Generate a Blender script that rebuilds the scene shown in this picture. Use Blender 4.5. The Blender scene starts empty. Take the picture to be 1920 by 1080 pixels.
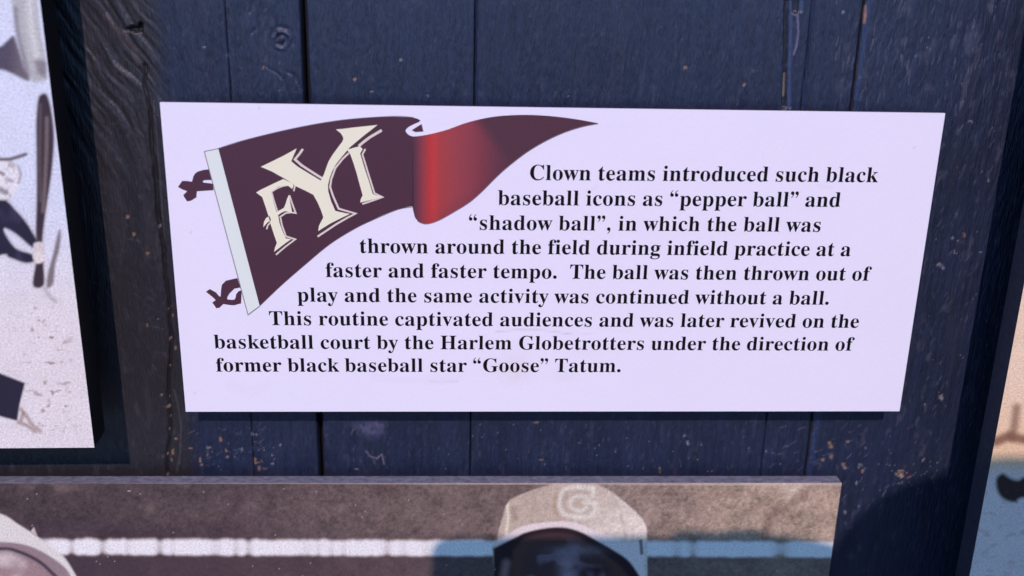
import bpy, math, random
import numpy as np
from mathutils import Vector, Matrix
from mathutils.geometry import tessellate_polygon

scene = bpy.context.scene
col = scene.collection

# ------------------------------------------------------------------ camera
EYE = 0.6585            # camera to wall (m), the wall face is the plane y = 0
CZ = 1.46               # camera height
F = 2046.0              # focal length in photograph pixels (1920 wide)
RM = np.array([[0.9986158, -0.00524416, -0.05233539],
               [-0.04766989, 0.33025838, -0.94268605],
               [0.0222278, 0.943876, 0.32955124]])
cam_data = bpy.data.cameras.new('camera')
cam_data.sensor_width = 36.0
cam_data.lens = F / 1920 * 36.0
cam_data.clip_start = 0.01
cam_data.clip_end = 200.0
cam_data.dof.use_dof = True
cam_data.dof.focus_distance = 0.68
cam_data.dof.aperture_fstop = 4.5
cam = bpy.data.objects.new('camera', cam_data)
M4 = Matrix([list(RM[0]) + [0], list(RM[1]) + [-EYE], list(RM[2]) + [CZ], [0, 0, 0, 1]])
cam.matrix_world = M4
col.objects.link(cam)
scene.camera = cam

# ------------------------------------------------------------------ sky and sun
SUN_DIR = Vector((0.045, 1.0, -0.745)).normalized()     # the way the light travels
world = bpy.data.worlds.new('World')
scene.world = world
world.use_nodes = True
nt = world.node_tree
sky = nt.nodes.new('ShaderNodeTexSky')
sky.sky_type = 'NISHITA'
sky.sun_disc = False
sky.sun_elevation = math.asin(-SUN_DIR.z)
sky.sun_rotation = math.radians(180 + 2.6)
sky.ozone_density = 10.0
sky.altitude = 5000.0
sky.air_density = 1.0
sky.dust_density = 0.0
bg = nt.nodes['Background']
bg.inputs['Strength'].default_value = 0.15
nt.links.new(sky.outputs[0], bg.inputs['Color'])
sun_data = bpy.data.lights.new('sun', 'SUN')
sun_data.energy = 2.0
sun_data.angle = math.radians(0.5)
sun_data.color = (1.0, 0.76, 0.82)
sun = bpy.data.objects.new('sun', sun_data)
sun.rotation_euler = SUN_DIR.to_track_quat('-Z', 'Y').to_euler()
sun.location = (0, -3, 4)
col.objects.link(sun)
scene.view_settings.view_transform = 'Standard'
scene.view_settings.look = 'None'
scene.view_settings.gamma = 1.0
scene.view_settings.exposure = 0.60

# ------------------------------------------------------------------ helpers
def at(px, py, h):
    """point (x, z) on the plane h metres in front of the wall, seen at that photo pixel"""
    r = RM @ np.array([(px - 960) / F, -(py - 540) / F, -1.0])
    r = r / r[1] * (EYE - h)
    return r[0], r[2] + CZ

def to_px(x, z, h):
    """photo pixel of points on the plane h metres in front of the wall (arrays)"""
    X = np.stack([x, np.full_like(x, EYE - h), z - CZ], -1) @ RM
    return 960 + F * X[..., 0] / -X[..., 2], 540 - F * X[..., 1] / -X[..., 2]

def lin(c):
    c = np.asarray(c, float) / 255.0
    return np.where(c <= 0.04045, c / 12.92, ((c + 0.055) / 1.055) ** 2.4)

LIT = np.array([0.88, 0.82, 1.16])      # what a perfect white print shows in this light
def ink(r, g, b):
    """albedo of a printed colour that photographs as r, g, b in this light"""
    return np.clip(lin((r, g, b)) / LIT, 0.003, 0.86)

def obj(name, me, mat=None, parent=None, **props):
    o = bpy.data.objects.new(name, me)
    if mat is not None and me is not None and not me.materials:
        me.materials.append(mat)
    col.objects.link(o)
    if parent is not None:
        o.parent = parent
    for k, v in props.items():
        o[k] = v
    return o

def empty(name, loc, label, category, group=None, rot=(0, 0, 0)):
    o = bpy.data.objects.new(name, None)
    o.empty_display_size = 0.05
    o.location = loc
    o.rotation_euler = rot
    col.objects.link(o)
    o['label'] = label
    o['category'] = category
    if group:
        o['group'] = group
    return o

def mesh(name, verts, faces, smooth=False):
    me = bpy.data.meshes.new(name)
    me.from_pydata([tuple(v) for v in verts], [], faces)
    me.update()
    if smooth:
        me.polygons.foreach_set('use_smooth', [True] * len(me.polygons))
    return me

def grid_mesh(name, X, Y, Z, colors=None, smooth=True):
    """regular grid of points (nv x nu); colours go to the attribute 'tint'"""
    nv, nu = X.shape
    me = bpy.data.meshes.new(name)
    idx = np.arange(nv * nu).reshape(nv, nu)
    quads = np.stack([idx[:-1, :-1], idx[:-1, 1:], idx[1:, 1:], idx[1:, :-1]], -1).reshape(-1, 4)
    me.vertices.add(nv * nu)
    me.vertices.foreach_set('co', np.stack([X, Y, Z], -1).astype(np.float32).ravel())
    me.loops.add(quads.size)
    me.loops.foreach_set('vertex_index', quads.astype(np.int32).ravel())
    me.polygons.add(len(quads))
    me.polygons.foreach_set('loop_start', np.arange(0, quads.size, 4, dtype=np.int32))
    me.polygons.foreach_set('loop_total', np.full(len(quads), 4, dtype=np.int32))
    me.polygons.foreach_set('use_smooth', np.full(len(quads), smooth, dtype=bool))
    me.update(calc_edges=True)
    if colors is not None:
        a = me.color_attributes.new('tint', 'FLOAT_COLOR', 'POINT')
        c4 = np.ones((nv * nu, 4), np.float32)
        c4[:, :3] = colors.reshape(-1, 3)
        a.data.foreach_set('color', c4.ravel())
    return me

def box_mesh(name, lo, hi, bevel=0.0):
    import bmesh
    bm = bmesh.new()
    bmesh.ops.create_cube(bm, size=1.0)
    for v in bm.verts:
        v.co = Vector([lo[i] + (v.co[i] + 0.5) * (hi[i] - lo[i]) for i in range(3)])
    if bevel:
        bmesh.ops.bevel(bm, geom=bm.edges[:], offset=bevel, segments=2, profile=0.6, affect='EDGES')
    me = bpy.data.meshes.new(name)
    bm.to_mesh(me)
    bm.free()
    return me

RNG = np.random.default_rng(7)
def noise(x, y, sx, sy, seed, octaves=3, gain=0.5):
    """smooth value noise, -1..1, feature size sx by sy metres"""
    out = np.zeros(np.broadcast(x, y).shape)
    amp = tot = 0.0
    a = 1.0
    for o in range(octaves):
        r = np.random.default_rng(seed * 31 + o)
        T = r.random((256, 256)) * 2 - 1
        u = x / sx * 2 ** o + 37.3 * o
        v = y / sy * 2 ** o + 11.7 * o
        iu = np.floor(u).astype(int); iv = np.floor(v).astype(int)
        fu = u - iu; fv = v - iv
        fu = fu * fu * (3 - 2 * fu); fv = fv * fv * (3 - 2 * fv)
        iu0 = iu % 256; iu1 = (iu + 1) % 256; iv0 = iv % 256; iv1 = (iv + 1) % 256
        n = (T[iv0, iu0] * (1 - fu) + T[iv0, iu1] * fu) * (1 - fv) + (T[iv1, iu0] * (1 - fu) + T[iv1, iu1] * fu) * fv
        out = out + a * n
        tot += a
        a *= gain
    return out / tot

def sstep(e0, e1, x):
    t = np.clip((x - e0) / (e1 - e0 + 1e-12), 0, 1)
    return t * t * (3 - 2 * t)

def spline(pts, n=8, closed=False):
    P = [np.array(p, float) for p in pts]
    N = len(P)
    out = []
    rng = range(N) if closed else range(N - 1)
    for i in rng:
        p0 = P[(i - 1) % N] if (closed or i > 0) else P[0] * 2 - P[1]
        p1 = P[i]; p2 = P[(i + 1) % N]
        p3 = P[(i + 2) % N] if (closed or i + 2 < N) else P[-1] * 2 - P[-2]
        for k in range(n):
            t = k / n
            out.append(0.5 * ((2 * p1) + (-p0 + p2) * t + (2 * p0 - 5 * p1 + 4 * p2 - p3) * t * t + (-p0 + 3 * p1 - 3 * p2 + p3) * t ** 3))
    if not closed:
        out.append(P[-1])
    return [tuple(p) for p in out]

def poly_mask(px, py, pts, soft):
    """1 inside the polygon, 0 outside, edge softened over `soft` pixels"""
    pts = np.asarray(pts, float)
    x0, y0 = pts.min(0) - 2 * soft - 1; x1, y1 = pts.max(0) + 2 * soft + 1
    out = np.zeros(px.shape)
    sel = (px > x0) & (px < x1) & (py > y0) & (py < y1)
    if not sel.any():
        return out
    X = px[sel]; Y = py[sel]
    inside = np.zeros(X.shape, bool)
    d2 = np.full(X.shape, 1e12)
    for (ax, ay), (bx, by) in zip(pts, np.roll(pts, -1, 0)):
        cr = ((ay > Y) != (by > Y)) & (X < (bx - ax) * (Y - ay) / ((by - ay) or 1e-9) + ax)
        inside ^= cr
        dx, dy = bx - ax, by - ay
        t = np.clip(((X - ax) * dx + (Y - ay) * dy) / (dx * dx + dy * dy + 1e-9), 0, 1)
        d2 = np.minimum(d2, (X - ax - t * dx) ** 2 + (Y - ay - t * dy) ** 2)
    sd = np.where(inside, np.sqrt(d2), -np.sqrt(d2))
    out[sel] = sstep(-soft, soft, sd)
    return out

def stroke_mask(px, py, pts, w, soft):
    """1 along a polyline of half-width w"""
    pts = np.asarray(pts, float)
    m = w + soft + 2
    x0, y0 = pts.min(0) - m; x1, y1 = pts.max(0) + m
    out = np.zeros(px.shape)
    sel = (px > x0) & (px < x1) & (py > y0) & (py < y1)
    if not sel.any():
        return out
    X = px[sel]; Y = py[sel]
    d2 = np.full(X.shape, 1e12)
    for (ax, ay), (bx, by) in zip(pts[:-1], pts[1:]):
        dx, dy = bx - ax, by - ay
        t = np.clip(((X - ax) * dx + (Y - ay) * dy) / (dx * dx + dy * dy + 1e-9), 0, 1)
        d2 = np.minimum(d2, (X - ax - t * dx) ** 2 + (Y - ay - t * dy) ** 2)
    out[sel] = 1 - sstep(w - soft, w + soft, np.sqrt(d2))
    return out

def mixc(C, m, c):
    return C * (1 - m[..., None]) + np.asarray(c) * m[..., None]

# ------------------------------------------------------------------ materials
def new_mat(name, base=(0.5, 0.5, 0.5), rough=0.5, spec=0.5, attr=None, bump=None, tintnoise=None, metallic=0.0):
    """bump: list of (scale xyz, detail, strength, distance); tintnoise: (scale xyz, amount)"""
    m = bpy.data.materials.new(name)
    m.use_nodes = True
    t = m.node_tree
    b = t.nodes['Principled BSDF']
    b.inputs['Base Color'].default_value = (*base, 1)
    b.inputs['Roughness'].default_value = rough
    b.inputs['Specular IOR Level'].default_value = spec
    b.inputs['Metallic'].default_value = metallic
    co = t.nodes.new('ShaderNodeTexCoord')
    src = None
    if attr:
        a = t.nodes.new('ShaderNodeAttribute')
        a.attribute_name = attr
        src = a.outputs['Color']
    if tintnoise:
        mp = t.nodes.new('ShaderNodeMapping'); mp.inputs['Scale'].default_value = tintnoise[0]
        n = t.nodes.new('ShaderNodeTexNoise'); n.inputs['Scale'].default_value = 1.0; n.inputs['Detail'].default_value = 5
        n.inputs['Roughness'].default_value = 0.65
        t.links.new(co.outputs['Object'], mp.inputs[0]); t.links.new(mp.outputs[0], n.inputs['Vector'])
        r = t.nodes.new('ShaderNodeMapRange')
        r.inputs['From Min'].default_value = 0.25; r.inputs['From Max'].default_value = 0.75
        r.inputs['To Min'].default_value = 1 - tintnoise[1]; r.inputs['To Max'].default_value = 1 + tintnoise[1]
        t.links.new(n.outputs['Fac'], r.inputs['Value'])
        mul = t.nodes.new('ShaderNodeVectorMath'); mul.operation = 'SCALE'
        if src is not None:
            t.links.new(src, mul.inputs[0])
        else:
            mul.inputs[0].default_value = base
        t.links.new(r.outputs[0], mul.inputs['Scale'])
        src = mul.outputs[0]
    if src is not None:
        t.links.new(src, b.inputs['Base Color'])
    prev = None
    for sc, det, st, dist in (bump or []):
        mp = t.nodes.new('ShaderNodeMapping'); mp.inputs['Scale'].default_value = sc
        n = t.nodes.new('ShaderNodeTexNoise'); n.inputs['Scale'].default_value = 1.0; n.inputs['Detail'].default_value = det
        n.inputs['Roughness'].default_value = 0.6
        t.links.new(co.outputs['Object'], mp.inputs[0]); t.links.new(mp.outputs[0], n.inputs['Vector'])
        bp = t.nodes.new('ShaderNodeBump'); bp.inputs['Strength'].default_value = st; bp.inputs['Distance'].default_value = dist
        t.links.new(n.outputs['Fac'], bp.inputs['Height'])
        if prev is not None:
            t.links.new(prev, bp.inputs['Normal'])
        prev = bp.outputs[0]
    if prev is not None:
        t.links.new(prev, b.inputs['Normal'])
    return m

M_paint = new_mat('navy_board_paint', rough=0.36, spec=0.60, attr='tint',
                  bump=[((900, 900, 120), 4, 0.95, 0.0007), ((1700, 1700, 1100), 3, 0.45, 0.0003), ((480, 480, 110), 4, 0.6, 0.0008)],
                  tintnoise=((900, 900, 420), 0.30))
M_backing = new_mat('dark_sheathing', (0.012, 0.012, 0.013), 0.9, 0.2, tintnoise=((200, 200, 20), 0.4))
M_face = new_mat('white_vinyl_face', rough=0.5, spec=0.35, attr='tint',
                 bump=[((1500, 1500, 1500), 3, 0.25, 0.0001)], tintnoise=((1100, 1100, 500), 0.035))
M_print = new_mat('printed_photo', rough=0.5, spec=0.35, attr='tint',
                  bump=[((1200, 1200, 1200), 3, 0.15, 0.0001)], tintnoise=((800, 800, 800), 0.30))
M_ink_black = new_mat('black_ink', tuple(ink(8, 6, 16)), 0.6, 0.15)
M_maroon = new_mat('maroon_ink', tuple(ink(71, 40, 60)), 0.5, 0.35, tintnoise=((1000, 1000, 1000), 0.16))
M_pennant = new_mat('pennant_ink', rough=0.5, spec=0.35, attr='tint', tintnoise=((1000, 1000, 1000), 0.14))
M_cream = new_mat('cream_ink', tuple(ink(228, 236, 212)), 0.5, 0.35)
M_cream_dim = new_mat('pale_pink_ink', tuple(ink(212, 196, 204)), 0.5, 0.35)
M_stripe = new_mat('pale_band_ink', tuple(ink(214, 218, 232)), 0.5, 0.35)
M_line = new_mat('grey_line_ink', tuple(ink(120, 110, 140)), 0.5, 0.35)
M_edge_white = new_mat('white_sheet_edge', (0.6, 0.58, 0.6), 0.6, 0.3)
M_edge_black = new_mat('black_board_edge', (0.006, 0.006, 0.006), 0.6, 0.2, bump=[((700, 700, 700), 3, 0.4, 0.0003)], tintnoise=((120, 120, 120), 0.3))
M_edge_grey = new_mat('weathered_board_edge', (0.19, 0.20, 0.235), 0.85, 0.25,
                      bump=[((600, 900, 900), 4, 0.6, 0.0004)], tintnoise=((180, 300, 300), 0.55))
M_edge_dark = new_mat('dark_grey_board_edge', (0.035, 0.038, 0.055), 0.7, 0.3,
                      bump=[((800, 800, 800), 4, 0.5, 0.0003)], tintnoise=((400, 400, 400), 0.4))
M_batten = new_mat('mounting_batten', (0.02, 0.02, 0.024), 0.8, 0.2, tintnoise=((80, 80, 400), 0.3))

# ------------------------------------------------------------------ ground and board wall
M_ground = new_mat('worn_concrete', (0.12, 0.115, 0.11), 0.9, 0.2, bump=[((60, 60, 60), 5, 0.4, 0.003)], tintnoise=((3, 3, 3), 0.25))
gx = np.linspace(-12, 12, 25); gy = np.linspace(-16, 8, 25)
GX, GY = np.meshgrid(gx, gy)
obj('ground', grid_mesh('ground', GX, GY, np.zeros_like(GX)), M_ground, kind='structure')

wall = empty('board_wall', (0, 0, 0), 'dark navy painted wall of upright boards behind all the hanging panels', 'wall')
obj('backing', box_mesh('backing', (-1.45, 0.0185, 0.0), (1.5, 0.045, 2.32)), M_backing, wall)

CHIPS = [  # px, py, rx, ry, wood tone (1) or pale primer (0)
    (240, 406, 4, 3, 1), (251, 439, 2.5, 4, 1), (277, 475, 4, 4, 1), (276, 609, 2, 3.5, 1), (297, 599, 2, 2, 0), (323, 590, 2.5, 5, 1),
    (315, 762, 6, 2.5, 1), (320, 781, 2.5, 4, 1), (324, 846, 2.5, 5, 1), (322, 862, 2, 4, 1), (330, 822, 3, 3, 1), (375, 861, 2, 6, 1), (358, 840, 4, 2, 1), (378, 871, 3, 2, 1),
    (392, 839, 5, 3, 0), (389, 852, 2, 5, 1), (413, 824, 2.5, 5, 1), (424, 845, 3, 3, 1), (426, 856, 2.5, 2.5, 1), (453, 843, 2.5, 4, 0),
    (478, 862, 3, 6, 1), (482, 868, 5, 4, 1), (491, 866, 2.5, 4, 1), (485, 877, 3, 4, 1), (473, 816, 2.5, 3, 0), (480, 815, 2, 2, 0), (526, 834, 2, 2, 0),
    (510, 854, 4, 1.5, 0), (510, 870, 4, 2, 0), (668, 880, 4, 1.5, 0), (1558, 836, 4, 5, 1), (1555, 831, 3, 3, 1), (1559, 856, 4, 4, 1), (1543, 862, 3.5, 3, 1),
    (1581, 872, 3, 4, 1), (1584, 877, 3, 3, 0), (1618, 883, 2.5, 4, 1), (1590, 828, 3, 3, 1), (1606, 906, 2, 4, 0), (1623, 840, 1.6, 2, 0),
    (1613, 871, 4, 2, 0), (1610, 876, 2.5, 2, 0), (1617, 918, 2.5, 1.5, 0), (1584, 961, 2.5, 4, 0), (1610, 949, 4, 1.5, 0), (1436, 847, 2, 2, 0), (1328, 884, 2, 2, 0),
    (1284, 817, 4, 2, 0), (1290, 830, 3, 5, 0), (1237, 880, 1.5, 5, 1), (1014, 862, 5, 1.6, 1), (1006, 792, 5, 1.5, 1),
    (1763, 743, 4, 4, 0), (1766, 748, 3, 3, 0), (1734, 757, 2, 2, 0), (1285, 126, 4, 3, 1), (1395, 158, 3.5, 2.5, 1), (665, 148, 3, 4, 1), (1808, 440, 3, 5, 1), (1786, 446, 2.5, 3.5, 0),
    (1796, 452, 2, 3, 0), (1762, 496, 5, 4, 0), (1768, 503, 3, 3, 0), (1853, 338, 2, 4, 0), (1821, 227, 4, 2, 0), (1838, 473, 4, 1.5, 0), (1862, 226, 1.6, 1.6, 0),
    (1789, 471, 1.5, 4, 0), (1582, 22, 3, 3, 0), (1613, 144, 2.5, 2.5, 0), (383, 89, 4, 1.5, 0), (697, 172, 4, 2, 0), (752, 112, 3, 3, 0), (801, 180, 3, 2, 0), (1066, 180, 2, 2, 0),
    (303, 740, 2, 2, 0), (299, 424, 3, 3, 0), (494, 127, 2, 4, 1), (1731, 862, 3, 4, 0), (1745, 866, 2, 2, 0)]
SCR = []
_r = random.Random(11)
def scratches(n, x0, y0, x1, y1, l0, l1, ang, spread, w, strength):
    for _ in range(n):
        x = _r.uniform(x0, x1); y = _r.uniform(y0, y1); L = _r.uniform(l0, l1)
        a = math.radians(ang + _r.uniform(-spread, spread)); c = _r.uniform(-0.12, 0.12)
        pts = [(x + math.cos(a) * L * t - math.sin(a) * L * c * t * (1 - t) * 2, y - math.sin(a) * L * t - math.cos(a) * L * c * t * (1 - t) * 2) for t in (0, .25, .5, .75, 1)]
        SCR.append((pts, w * _r.uniform(.6, 1.2), strength * _r.uniform(.4, 1.1)))
scratches(34, 1440, 800, 1640, 885, 4, 14, 25, 22, .6, .45)
scratches(24, 330, 800, 500, 885, 4, 18, 8, 40, .6, .35)
scratches(110, 600, 795, 1440, 884, 3, 9, 85, 25, .8, .18)
scratches(12, 640, 795, 730, 884, 6, 16, 80, 30, .8, .3)
scratches(120, 1690, 240, 1880, 900, 3, 14, 62, 16, .7, .30)
scratches(170, 1560, 0, 1890, 230, 5, 22, 78, 6, .9, .26)
scratches(40, 180, 180, 320, 700, 6, 24, 150, 25, .9, .16)
scratches(90, 600, 5, 1480, 195, 2, 6, 85, 30, .9, .16)
scratches(16, 1560, 880, 1780, 960, 4, 14, 45, 30, .9, .45)
scratches(12, 320, 5, 560, 185, 4, 9, 20, 60, 1.2, .3)
# speckled bare patch and the scuffed spot beside it
for _ in range(60):
    a = _r.uniform(0, 6.28); q = _r.gauss(0, 7)
    CHIPS.append((1690 + q * math.cos(a) * 1.25, 890 + q * math.sin(a), _r.uniform(.8, 2.2), _r.uniform(.8, 2.2), 1 if _r.random() < .55 else 0))
for _ in range(60):
    CHIPS.append((_r.uniform(1640, 1760), _r.gauss(890, 22), _r.uniform(.5, 1.1), _r.uniform(.5, 1.2), 0))
for _ in range(90):
    CHIPS.append((_r.uniform(1700, 1890), _r.uniform(0, 900), _r.uniform(.5, 1.1), _r.uniform(.6, 1.6), 0))
for _ in range(22):
    CHIPS.append((_r.uniform(340, 520), _r.uniform(795, 885), _r.uniform(.5, 1.2), _r.uniform(.6, 1.4), 1 if _r.random() < .25 else 0))
for _ in range(70):
    CHIPS.append((_r.uniform(600, 1560), _r.uniform(795, 885), _r.uniform(.5, 1.2), _r.uniform(.6, 1.4), 0))
for _ in range(9):
    CHIPS.append((_r.gauss(318, 5), _r.uniform(570, 880), _r.uniform(.8, 2.2), _r.uniform(1, 4), 1))

NAVY = np.array([0.0150, 0.0225, 0.0470])
def plank_fields(X, Z):
    """height (m, towards the viewer) and paint colour of the board face at X, Z"""
    px, py = to_px(X, Z, 0.0)
    zc = Z - CZ
    # vertical grain, bent around the knot
    kx, kz = at(525, 72, 0); kz -= CZ
    d = np.hypot(X - kx, (zc - kz) * 0.6)
    warp = 0.006 * np.exp(-(d / 0.012) ** 2) * np.sign(X - kx + 1e-9) * 0.6
    gx_ = X + warp + 0.0025 * noise(X, zc, .03, .12, 3, 2)
    h = 0.00010 * noise(gx_, zc, .0022, .030, 5, 3) + 0.00022 * noise(gx_, zc, .012, .11, 6, 2)
    h += 0.00009 * noise(X, zc, .0022, .0030, 8, 3)
    streak = noise(gx_, zc, .0016, .022, 9, 2)
    # coarse slanted grain on the left board, running down to the right past the knot hole
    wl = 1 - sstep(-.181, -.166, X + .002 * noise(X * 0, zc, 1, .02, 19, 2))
    kf = sstep(-.26, -.08, zc)
    u = X + (zc + .1) * (0.15 + 0.55 * kf) + .006 * noise(X, zc, .03, .05, 12, 2)
    hl = 0.00085 * noise(u, zc, .0034, .030, 13, 3) * (0.25 + 0.95 * kf) + 0.00012 * noise(X, zc, .002, .006, 14, 2)
    h = h * (1 - wl) + (h * .5 + hl) * wl
    # raised leaning grain on the right board
    wr = sstep(.225, .25, X)
    ur = X - (zc + .1) * .10
    hr = 0.00028 * noise(ur, zc, .0022, .016, 15, 2)
    h = h + hr * wr * sstep(-.45, -.15, zc)
    C = np.ones(X.shape + (3,)) * NAVY
    C = C * (1 + 0.16 * noise(X, zc, .03, .05, 21, 3))[..., None]
    C = C * (1 + 0.30 * np.clip(streak, -1, 1) + .14 * noise(X, zc, .0015, .002, 24, 2))[..., None]
    # left board's colour browned: painted-in shade where bluish side light is blocked
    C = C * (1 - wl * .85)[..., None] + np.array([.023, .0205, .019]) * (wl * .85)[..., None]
    worn = sstep(.15, .7, noise(gx_, zc, .005, .05, 22, 3)) * .5
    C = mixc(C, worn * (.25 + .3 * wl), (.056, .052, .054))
    dusty = sstep(.25, .8, noise(X, zc, .004, .009, 23, 3))
    C = mixc(C, dusty * .26 * (.5 + .6 * wr), (.14, .145, .18))
    # round knot
    r = np.hypot((px - 527 - .0) / 21.0, (py - 72) / 25.0)
    ring = np.cos(r * 9.0 + 1.2 * noise(X, zc, .004, .004, 30, 2) * 2) * np.exp(-(r / .9) ** 4)
    h += 0.00100 * ring * (.7 + .5 * noise(X, zc, .003, .003, 31, 2))
    for pts, w, dep in (([(495, 122), (507, 131), (520, 137), (532, 150), (540, 175), (545, 192)], 1.6, .0005), ([(538, 135), (552, 142), (560, 158), (566, 170)], 1.5, .0005),
                        ([(455, 5), (454, 50), (452, 90)], 1.5, .0003), ([(477, 0), (474, 12), (468, 24)], 2.0, .0005),
                        ([(478, 56), (472, 62)], 2.5, .0004), ([(392, 105), (388, 130), (390, 185)], 4.0, .0003), ([(402, 118), (406, 185)], 3.0, .0003), ([(426, 20), (428, 55)], 3, .0002)):
        h -= dep * stroke_mask(px, py, pts, w, w)
        C = mixc(C, stroke_mask(px, py, pts, w, w) * .35, (.03, .028, .035))
    # knot hole and the long split below it
    kh = poly_mask(px, py, [(233, 56), (247, 49), (257, 51), (262, 42), (267, 43), (267, 58), (256, 60), (243, 57)], 2.0)
    h -= 0.004 * kh
    C = mixc(C, kh, (.004, .004, .004))
    ridge = stroke_mask(px, py, [(200, 33), (215, 52), (232, 68), (246, 86), (258, 118)], 5, 5)
    C = mixc(C, ridge * .5, (.085, .065, .055))
    h += .0004 * ridge
    split = [(271, 122), (272, 160), (277, 186), (282, 235), (291, 330), (297, 400), (306, 470), (315, 560), (321, 640), (317, 700), (316, 750), (320, 800), (314, 850), (316, 886)]
    sm = stroke_mask(px + 3 * noise(X, zc, .004, .008, 41, 2), py, split, 2.6, 2.2)
    h -= .0016 * sm
    C = mixc(C, sm * .85, (.012, .009, .008))
    s2 = stroke_mask(px, py, [(326, 730), (334, 760), (340, 800), (338, 850), (332, 884)], 1.4, 1.2) + stroke_mask(px, py, [(288, 190), (300, 330), (308, 450)], 1.2, 1)
    C = mixc(C, np.clip(s2, 0, 1) * .5, (.09, .085, .08))
    h += .0003 * np.clip(s2, 0, 1)
    # splits of the right boards
    for pts, w in (([(1475, 0), (1474, 60), (1472, 125), (1471, 200)], 4.0), ([(1493, 0), (1492, 20)], 5.0)):
        mm = stroke_mask(px + 2 * noise(X, zc, .003, .01, 43, 2), py, pts, w, 1.5)
        h -= .0022 * mm
        C = mixc(C, mm * .6, (.012, .011, .010))
        pr = [(a + w + 5, b) for a, b in pts]
        m2 = stroke_mask(px, py, pr, 3.2, 2)
        h -= .0007 * m2
        C = mixc(C, m2 * .6, (.05, .085, .17))
    m3 = stroke_mask(px, py, [(1472, 138), (1470, 180)], 2, 1.2)
    C = mixc(C, m3 * .6, (.25, .22, .15))
    m3 = stroke_mask(px, py, [(1495, 30), (1497, 60), (1493, 88), (1488, 102)], 2, 1.4)
    C = mixc(C, m3 * .7, (.17, .17, .25)); h += .0004 * m3
    m3 = stroke_mask(px, py, [(1624.5, 12), (1623, 42)], 2.4, 1.0)
    C = mixc(C, m3, (.62, .32, .12))
    m3 = stroke_mask(px, py, [(740, 800), (735, 830)], 26, 22) * sstep(.0, .5, noise(X, zc, .002, .003, 55, 2)) * 0
    # scuffed pale patch under the sign
    sc_ = poly_mask(px, py, [(662, 792), (720, 790), (722, 812), (700, 822), (676, 815)], 10)
    C = mixc(C, sc_ * (.35 + .3 * noise(X, zc, .003, .003, 56, 2)), (.13, .13, .22))
    web = stroke_mask(px, py, [(686, 846), (694, 856), (706, 860), (716, 852), (720, 870)], 1.3, 1)
    C = mixc(C, web * .5, (.25, .22, .25))
    for pts, w, st in SCR:
        C = mixc(C, stroke_mask(px, py, pts, w, .9) * st, (.25, .24, .28))
    for cx, cy, rx, ry, wood in CHIPS:
        s = (np.abs(px - cx) < rx * 3) & (np.abs(py - cy) < ry * 3)
        if s.any():
            ir, ic = np.where(s)
            sl = (slice(ir.min(), ir.max() + 1), slice(ic.min(), ic.max() + 1))
            q = np.hypot((px[sl] - cx) / rx, (py[sl] - cy) / ry) * 1.15 + .9 * noise(X[sl], zc[sl], .0011, .0011, 61, 2)
            m = 1 - sstep(.75, 1.25, q)
            C[sl] = mixc(C[sl], m * (.85 if wood else .6), (.25, .155, .09) if wood else (.27, .265, .275))
            h[sl] -= .00025 * m
    # spider silk and grime low between the boards
    return h, C

def build_plank(x0, x1, chamfer=0.0, drop=0.0, tl=False, tr=False, blue_edge=False):
    vis = x1 > -.36 and x0 < .45
    dx = .0007 if vis else .006
    xs = np.linspace(x0, x1, max(4, int((x1 - x0) / dx)))
    if vis:
        zs = np.concatenate([np.linspace(0.02, CZ - .50, 30), np.arange(CZ - .475, CZ - .03, .00085), np.linspace(CZ - .02, 2.3, 30)])
    else:
        zs = np.linspace(0.02, 2.3, 200)
    X, Z = np.meshgrid(xs, zs)
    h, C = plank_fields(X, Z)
    wob = .0003 * noise(X * 0 + x0, Z, 1, .02, 71, 3) + .00015 * noise(X * 0 + x0, Z, 1, .004, 72, 2)
    dl = X - x0 - wob; dr = x1 - X
    for dd, tight in ((dl, tl), (dr, tr)):
        wd = .0006 if tight else .0012
        e = np.clip(1 - dd / wd, 0, 1)
        h = h - (.0004 if tight else .0010) * e ** 2
    if chamfer:
        cw = chamfer * (.35 + .65 * sstep(CZ - .33, CZ - .14, Z) if x0 < .23 else 1) * (1 + .35 * noise(X * 0 + x0 * 7, Z, 1, .05, 73, 3))
        e = np.clip(1 - dl / cw, 0, 1)
        h = h - .0030 * e
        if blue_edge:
            C = mixc(C, sstep(.02, .5, e) * (.55 + .4 * noise(X, Z, .002, .012, 74, 3)), (.034, .058, .13))  # bevel tinted blue: reflected blue light painted into the edge colour
        C = mixc(C, sstep(.66, .86, e + .15 * noise(X * 0, Z, 1, .006, 75, 2)) * .85, (.020, .017, .014))
    Y = -(h - drop)
    # turn the borders back so that each board has sides
    X = np.concatenate([X[:, :1], X, X[:, -1:]], 1); Z = np.concatenate([Z[:, :1], Z, Z[:, -1:]], 1)
    Y = np.concatenate([Y[:, :1] * 0 + .018, Y, Y[:, -1:] * 0 + .018], 1); C = np.concatenate([C[:, :1], C, C[:, -1:]], 1)
    X = np.concatenate([X[:1], X, X[-1:]], 0); Z = np.concatenate([Z[:1], Z, Z[-1:]], 0)
    Y = np.concatenate([Y[:1] * 0 + .018, Y, Y[-1:] * 0 + .018], 0); C = np.concatenate([C[:1], C, C[-1:]], 0)
    obj('plank', grid_mesh('plank', X, Y, Z, C), M_paint, wall)

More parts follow.
